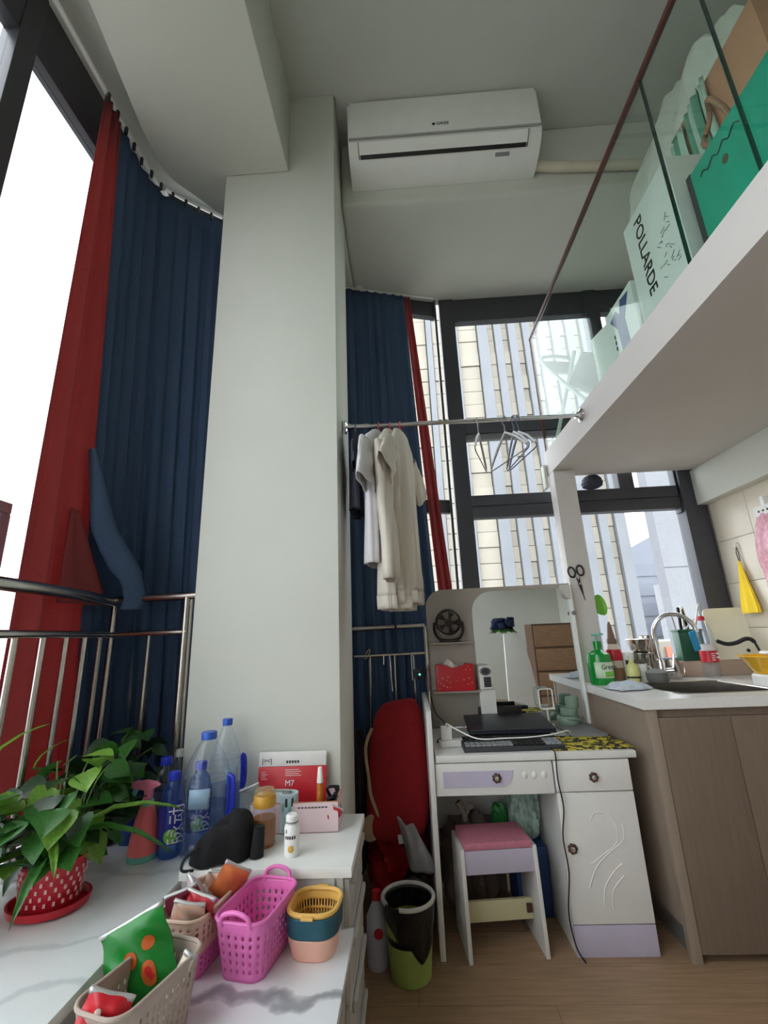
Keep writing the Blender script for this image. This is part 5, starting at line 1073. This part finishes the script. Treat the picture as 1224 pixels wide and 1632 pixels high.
MB().grid(lambda u, v: Vector((0.0224*math.sin(0.1+0.4*v*math.cos(2*PI*u)), -0.0224*math.cos(0.1+0.4*v*math.cos(2*PI*u)), 0.022+0.009*v*math.sin(2*PI*u))), 14, 2, closed=True).build('orange_picture', M('pic_orange', (220, 170, 80), 0.5), wb, solid=0.0004)
MB().grid(lambda u, v: Vector((0.0224*math.sin(-0.6+0.12*u), -0.0224*math.cos(-0.6+0.12*u), 0.060+0.010*v)), 3, 1).build('printed_mark', DARKINK, wb, solid=0.0004)
ht = thing('knitted_hat', 'black knitted cap slumped over the edge of sill and cabinet', 'cap', (-0.545, 1.475, 0.602), 0.35)
def htf(u, v):
    a = 2*PI*u; t = v*PI/2
    rx, ry, rz_ = 0.088, 0.062, 0.098
    x = rx*math.cos(t)**0.55*math.cos(a); y_ = ry*math.cos(t)**0.55*math.sin(a)
    z = rz_*math.sin(t)**0.9*(1+0.22*math.cos(a)) + 0.006*math.sin(3*a+4*v)
    return Vector((x-0.02*(1-v), y_*(1+0.08*math.sin(5*a)), max(0.0, z)))
MB().grid(htf, 44, 18, closed=True).build('crown', BLACKC, ht)
def flapf(u, v):
    a = 2*PI*u; return Vector((0.075+0.020*math.cos(a)*(1-0.25*v)+0.006*v, -0.035+0.018*math.sin(a), lerp(0.0, 0.075, v)))
MB().grid(flapf, 20, 10, closed=True).lathe([(0.0, 0.075), (0.015, 0.075)], (0.081, -0.035, 0.0), 16).build('ear_flap', BLACKC, ht)
MB().tube(smooth_path([(-0.08, -0.04, 0.05), (-0.115, -0.05, 0.03), (-0.12, -0.055, 0.006), (-0.09, -0.06, 0.004)], 5), 0.004, 6).build('strap', BLACK, ht)

# ------------------------------------------------------------------ bottles on the sill
def drink_bottle(lab, loc, rz, h, r, shell, label_mat, cap_mat, group='drink bottles on the sill', mark=True, full=False):
    o = thing('drink_bottle', lab, 'bottle', loc, rz, group=group)
    MB().lathe([(0, 0.004), (r*0.8, 0), (r, 0.012), (r, h*0.10), (r*0.96, h*0.13), (r, h*0.16), (r, h*0.60), (r*0.97, h*0.66), (r*0.80, h*0.80), (r*0.45, h*0.88), (r*0.40, h*0.90)], (0, 0, 0), 26).build('bottle_shell', shell, o)
    MB().lathe([(r*1.012, h*0.17), (r*1.012, h*0.60)], (0, 0, 0), 26).build('label', label_mat, o)
    MB().lathe([(0, h), (r*0.46, h), (r*0.49, h*0.985), (r*0.49, h*0.905), (0, h*0.905)], (0, 0, 0), 20).build('cap', cap_mat, o)
    if mark:
        rr1 = r*1.03
        cyl = lambda x, z: Vector((rr1*math.sin(x/r), -rr1*math.cos(x/r), z))
        MB().grid(lambda u, v: cyl(-0.004+0.020*v*math.cos(2*PI*u), h*0.27+0.020*v*math.sin(2*PI*u)), 20, 4, closed=True).build('lime_picture', LIME, o, solid=0.0005)
        t = text('lettering', '脉动', o, (0, 0, 0), (0, 0, 0), 0.055, WHITEINK, ext=0.0)
        for v_ in t.data.vertices:   # wrap the lettering round the bottle, reading upwards
            x_, y_ = v_.co.x, v_.co.y
            p = cyl(0.016 - y_ , h*0.40 + x_) ; v_.co = p + Vector((0.001*math.sin((0.016-y_)/r), -0.001*math.cos((0.016-y_)/r), 0))
    return o
drink_bottle('blue drink bottle with white lettering and lime print, front right of the spray bottle', (-0.768, 1.565, 0.5705), 0.55, 0.232, 0.038, PETB, BLUEL, BLUECAP)
drink_bottle('blue drink bottle half hidden behind the front lettered one, beside the big jugs', (-0.718, 1.645, 0.5705), 0.45, 0.240, 0.038, PETB, BLUEL, BLUECAP)
drink_bottle('blue-capped bottle directly behind the spray bottle', (-0.955, 1.665, 0.5705), 0.5, 0.215, 0.036, PETB, BLUEL, BLUECAP, mark=False)
drink_bottle('clear bottle with large blue cap and yellow band behind the blue drinks', (-0.868, 1.700, 0.5705), 0, 0.245, 0.040, PET, M('label_dark', (60, 62, 90), 0.4, var=0.2), BLUECAP, mark=False)
drink_bottle('small clear bottle with purple cap behind the spray bottle', (-0.955, 1.758, 0.5705), 0, 0.205, 0.030, PET, M('label_grey', (110, 110, 130), 0.4), M('cap_purple', (84, 80, 150), 0.4), mark=False)
drink_bottle('clear bottle with white cap at the back beside the railing', (-0.862, 1.785, 0.5705), 0, 0.25, 0.031, PET, M('label_pale2', (150, 150, 150), 0.4), OFFW, mark=False)
sy_ = thing('spray_bottle', 'coral pink spray bottle with pink head and mint trigger', 'spray bottle', (-0.845, 1.555, 0.5705), 0.15)
MB().lathe([(0, 0), (0.044, 0), (0.045, 0.016), (0, 0.016)], (0, 0, 0), 26).build('base_ring', MINT, sy_)
MB().lathe([(0, 0.0165), (0.0445, 0.0165), (0.040, 0.06), (0.030, 0.11), (0.020, 0.14), (0.017, 0.142), (0, 0.142)], (0, 0, 0), 26).build('body', CORAL, sy_)
MB().lathe([(0, 0.1425), (0.018, 0.1425), (0.018, 0.158), (0, 0.158)], (0, 0, 0), 20).build('collar', MINT, sy_)
MB().prism([(-0.012, 0.1585), (-0.010, 0.185), (-0.045, 0.193), (-0.055, 0.200), (-0.050, 0.210), (-0.005, 0.212), (0.022, 0.205), (0.035, 0.196), (0.014, 0.188), (0.012, 0.1585)], -0.011, 0.011, lambda a, b, h: (a, h, b)).build('spray_head', PINKP, sy_, bevel=0.003)
MB().prism([(-0.044, 0.192), (-0.030, 0.190), (-0.040, 0.165), (-0.058, 0.135), (-0.066, 0.138), (-0.054, 0.165)], -0.006, 0.006, lambda a, b, h: (a, h, b)).build('trigger', MINT, sy_, bevel=0.002)
MB().tube([(-0.052, 0, 0.204), (-0.064, 0, 0.204)], 0.008, 10).build('nozzle', MINT, sy_)
def jug(lab, loc, rz, h, r):
    o = thing('water_jug', lab, 'jug', loc, rz, group='big water jugs')
    MB().lathe([(0, 0.004), (r*0.85, 0), (r, 0.015), (r, h*0.10), (r*0.97, h*0.12), (r, h*0.14), (r, h*0.34), (r*0.97, h*0.36), (r, h*0.38), (r, h*0.55), (r*0.97, h*0.57), (r*0.92, h*0.63), (r*0.68, h*0.78), (r*0.38, h*0.90), (r*0.28, h*0.93)], (0, 0, 0), 34).build('jug_shell', PETBIG, o)
    MB().lathe([(0, 0.006), (r*0.96, 0.012), (r*0.96, h*0.36), (0, h*0.36)], (0, 0, 0), 30).build('water', WATERB, o)
    MB().lathe([(0, h), (r*0.29, h), (r*0.31, h*0.99), (r*0.31, h*0.935), (0, h*0.935)], (0, 0, 0), 22).build('cap', M('jug_cap', (40, 90, 190), 0.4), o)
    MB().tube(smooth_path([(r*0.90, -r*0.35, h*0.62), (r*1.10, -r*0.45, h*0.58), (r*1.12, -r*0.45, h*0.36), (r*0.92, -r*0.38, h*0.28)], 6), 0.0075, 8).build('handle', BLUECAP, o)
    MB().tube(smooth_path([(r*0.92, -r*0.40, h*0.60), (r*0.94, -r*0.42, h*0.45), (r*0.93, -r*0.40, h*0.30)], 5), 0.005, 8).build('handle_root', BLUECAP, o)
    for zz in (0.63, 0.58): MB().lathe([(r*0.94, h*zz), (r*0.965, h*(zz-0.006)), (r*0.95, h*(zz-0.014))], (0, 0, 0), 34).build('shell_ridge', PETBIG, o)
    MB().grid(lambda u, v: Vector((r*1.01*math.sin(-0.5+0.8*u), -r*1.01*math.cos(-0.5+0.8*u), h*0.40+h*0.16*v)), 10, 2).build('paper_label', M('jug_label', (150, 180, 205), 0.4, var=0.1), o, solid=0.0005)
    return o
jug('large clear water jug with blue cap and blue side handle by the pink carton', (-0.678, 1.60, 0.571), 0.25, 0.34, 0.080)
jug('large clear water jug standing further back against the column', (-0.735, 1.733, 0.571), 0.5, 0.375, 0.072) if False else None
jg2 = jug('large clear water jug further back, half hidden against the column', (-0.662, 1.715, 0.601), 0.9, 0.33, 0.055)

# ------------------------------------------------------------------ plants
def leaf_mesh(name, mat, kind):
    m = MB()
    if kind == 'heart':
        prof = [(0.0, 0.05), (0.06, 0.30), (0.18, 0.44), (0.35, 0.46), (0.55, 0.38), (0.75, 0.22), (0.9, 0.09), (1.0, 0.0)]
        droop = lambda t: -0.22*t*t
    else:
        prof = [(0.0, 0.03), (0.15, 0.06), (0.4, 0.075), (0.7, 0.06), (0.9, 0.03), (1.0, 0.0)]
        droop = lambda t: 0.25*t - 0.75*t*t
    rows = []
    for t, w_ in prof:
        z = droop(t); rows.append([m.bm.verts.new((-w_, t, z+0.10*w_)), m.bm.verts.new((-w_*0.5, t, z+0.01*w_)), m.bm.verts.new((0, t, z-0.03)), m.bm.verts.new((w_*0.5, t, z+0.01*w_)), m.bm.verts.new((w_, t, z+0.10*w_))])
    for a, b_ in zip(rows, rows[1:]):
        for i in range(4): m.bm.faces.new((a[i], a[i+1], b_[i+1], b_[i]))
    bmesh.ops.remove_doubles(m.bm, verts=m.bm.verts, dist=1e-5)
    bmesh.ops.recalc_face_normals(m.bm, faces=m.bm.faces)
    me = bpy.data.meshes.new(name); m.bm.to_mesh(me); m.bm.free()
    me.polygons.foreach_set('use_smooth', [True]*len(me.polygons)); me.materials.append(mat); return me
LM = {(k, n): leaf_mesh('leaf', m_, k) for k in ('heart', 'blade') for n, m_ in (('g', LEAF), ('d', LEAFD), ('l', LEAFL), ('s', LEAFS))}
def put_leaf(parent, base, d, size, kind, col, roll=0):
    d = Vector(d).normalized(); x = d.cross(Vector((0, 0, 1)))
    if x.length < 0.05: x = Vector((1, 0, 0))
    x.normalize(); z = x.cross(d); m = Matrix((x, d, z)).transposed()
    m = m @ Matrix.Rotation(roll, 3, 'Y')
    o = bpy.data.objects.new('leaf', LM[(kind, col)]); C.objects.link(o); o.parent = parent
    o.matrix_local = Matrix.Translation(base) @ m.to_4x4() @ Matrix.Diagonal((size, size, size, 1)); return o
pl = thing('potted_pothos', 'leafy green pothos in a red lattice pot on the sill', 'plant', (-0.938, 1.30, 0.5705))
MB().lathe([(0, 0), (0.080, 0), (0.092, 0.006), (0.096, 0.022), (0.090, 0.022), (0.084, 0.010), (0, 0.008)], (0, 0, 0), 36, sx=1.0, sy=0.85).build('saucer', REDP, pl)
MB().lathe([(0, 0.009), (0.062, 0.009), (0.066, 0.014), (0.078, 0.105), (0.083, 0.107), (0.083, 0.116), (0.072, 0.116), (0.07, 0.09), (0, 0.088)], (0, 0, 0), 36, sy=0.9).build('pot', REDP, pl)
for j in range(5):
    for i in range(22):
        a = 2*PI*i/22 + (j % 2)*0.14; zz = 0.030+0.015*j; rr0 = 0.0665+0.012*(zz-0.014)/0.09*1.05+0.0008
        if math.sin(a) > 0.45: continue
        if 'latt' not in MATS: MATS['latt'] = MB().box((0, 0, 0), (0.0055, 0.002, 0.0085)).build('lattice_slot', M('slot_pale', (222, 176, 172), 0.6), pl)
        c_ = sharecopy(MATS['latt'], pl, (rr0*math.cos(a), rr0*math.sin(a)*0.9, zz), (0, 0.0, a+PI/2))
bpy.data.objects.remove(MATS.pop('latt')) if False else None
MB().lathe([(0, 0.094), (0.07, 0.092)], (0, 0, 0), 20).build('soil', SOIL, pl)
rp = random.Random(12)
def crown(p, base, n, rad, zlo, zhi, sizes, cols, kind='heart', ymax=9, bias=(0, 0), rng=rp, stems=True, xmax=9):
    for i in range(n):
        a = rng.uniform(0, 2*PI); rr0 = rad*math.sqrt(rng.uniform(0.02, 1)); zz = rng.uniform(zlo, zhi)*(1-0.35*(rr0/rad)**2)
        tip = Vector((bias[0]*zz/zhi + rr0*math.cos(a), bias[1]*zz/zhi + rr0*math.sin(a)*0.8, zz))
        b0 = Vector((base[0]+0.03*math.cos(a), base[1]+0.03*math.sin(a), base[2]))
        if tip.y > ymax: tip.y = ymax
        if tip.x > xmax: tip.x = xmax - rng.uniform(0, 0.12)
        if stems and i % 2 == 0:
            mid = (b0+tip)/2 + Vector((0, 0, 0.05))
            MB().tube(smooth_path([b0, mid, tip], 4), 0.0022, 5).build('stem', STEM, p)
        d = Vector((math.cos(a)*0.9, math.sin(a)*0.8-0.35, rng.uniform(-0.75, 0.25)))
        put_leaf(p, tip, d, rng.uniform(*sizes), kind, rng.choice(cols), rng.uniform(-0.6, 0.6))
crown(pl, (0, 0, 0.095), 125, 0.19, 0.15, 0.35, (0.06, 0.095), 'gggddl', ymax=0.24, bias=(-0.03, 0.08), xmax=0.06)
for k, (bx_, d, s_) in enumerate((((0.03, -0.02, 0.16), (1, 0.25, 0.25), 0.24), ((0.0, -0.03, 0.15), (0.55, -0.6, 0.3), 0.16), ((-0.03, -0.02, 0.15), (-0.9, -0.3, 0.1), 0.24), ((-0.02, -0.04, 0.14), (-0.5, -0.8, 0.1), 0.22), ((0.02, -0.04, 0.14), (0.3, -0.9, 0.1), 0.18), ((0.05, 0.0, 0.17), (0.8, 0.35, 0.5), 0.22))):
    put_leaf(pl, bx_, d, s_, 'blade', 'gl'[k % 2])
put_leaf(pl, (-0.12, 0.03, 0.31), (0.35, 0.1, 0.9), 0.09, 'blade', 'l'); put_leaf(pl, (0.03, 0.02, 0.34), (0.8, -0.2, 0.2), 0.10, 'heart', 'l')
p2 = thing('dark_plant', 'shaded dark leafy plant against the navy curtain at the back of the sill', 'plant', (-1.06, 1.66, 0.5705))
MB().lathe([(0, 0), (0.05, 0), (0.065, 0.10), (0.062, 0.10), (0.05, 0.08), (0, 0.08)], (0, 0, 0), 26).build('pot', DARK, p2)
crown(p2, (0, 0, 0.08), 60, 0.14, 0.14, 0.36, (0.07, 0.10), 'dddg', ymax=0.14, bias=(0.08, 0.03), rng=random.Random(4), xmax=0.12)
p3 = thing('silver_leaf_plant', 'plant with small silvery leaves at the left edge of the sill', 'plant', (-1.075, 1.16, 0.5705))
MB().lathe([(0, 0), (0.05, 0), (0.06, 0.09), (0.057, 0.09), (0.05, 0.075), (0, 0.075)], (0, 0, 0), 26).build('pot', GREYP, p3)
crown(p3, (0, 0, 0.075), 46, 0.085, 0.20, 0.36, (0.03, 0.045), 'ssgd', ymax=0.1, rng=random.Random(9), stems=True)
put_leaf(p3, (0.03, 0.0, 0.35), (0.4, 0.1, 0.85), 0.14, 'blade', 'l')
for k in range(8):
    a = 2*PI*k/8; put_leaf(p3, (0.02*math.cos(a), 0.02*math.sin(a), 0.1), (math.cos(a), math.sin(a), 0.9), 0.16, 'blade', 'd')

# ------------------------------------------------------------------ behind the viewer (seen only in the mirror)
stc = thing('stair_cabinet', 'brown wooden stair cabinet with wide drawers, seen in the mirror', 'cabinet', (1.78, -1.30, 0))
MB().b(0, 1.1, -0.38, 0, 0, 1.27).build('carcass', WOODD, stc)
for k in range(4): MB().b(0.02, 1.08, 0.0005, 0.018, 0.012+k*0.315, 0.30+k*0.315).build('drawer_front', WOOD, stc, bevel=0.004)
MB().b(0.86, 0.93, 0.02, 0.09, 0, 1.95).build('newel_post', WOODD, stc, bevel=0.004)
wp_ = thing('leaning_board', 'white slanted board leaning behind the viewer, seen in the mirror', 'board', (1.12, -0.25, 0))
MB().prism([(0, 0), (0.42, 0), (0.30, 0.85), (0.22, 1.12), (0.03, 1.16)], 0, 0.05, lambda a, b, h: (a, h, b)).build('board', WHITEP, wp_, bevel=0.004)
MB().b(0.02, 0.40, 0.0505, 0.25, 0, 0.05).build('foot', WHITEP, wp_)
fl = thing('flower_stand', 'dark blue artificial flowers on a slim stand, seen in the mirror', 'flowers', (1.22, -0.55, 0))
MB().tube([(0, 0, 0), (0, 0, 1.2)], 0.012, 8).lathe([(0, 0), (0.12, 0), (0.12, 0.02), (0, 0.02)]).build('stand', GREYP, fl)
for k in range(10):
    a = 2.4*k; blob('blossom', M('blossom_navy', (30, 40, 80), 0.8), (0.10*math.cos(a), 0.06*math.sin(a), 1.27+0.05*math.sin(k)), (0.05, 0.05, 0.04), k, 0.3, 14, 8, parent=fl)
for k in range(8):
    a = 0.8*k; put_leaf(fl, (0.05*math.cos(a), 0.05*math.sin(a), 1.22), (math.cos(a), math.sin(a), -0.2), 0.14, 'heart', 'g')
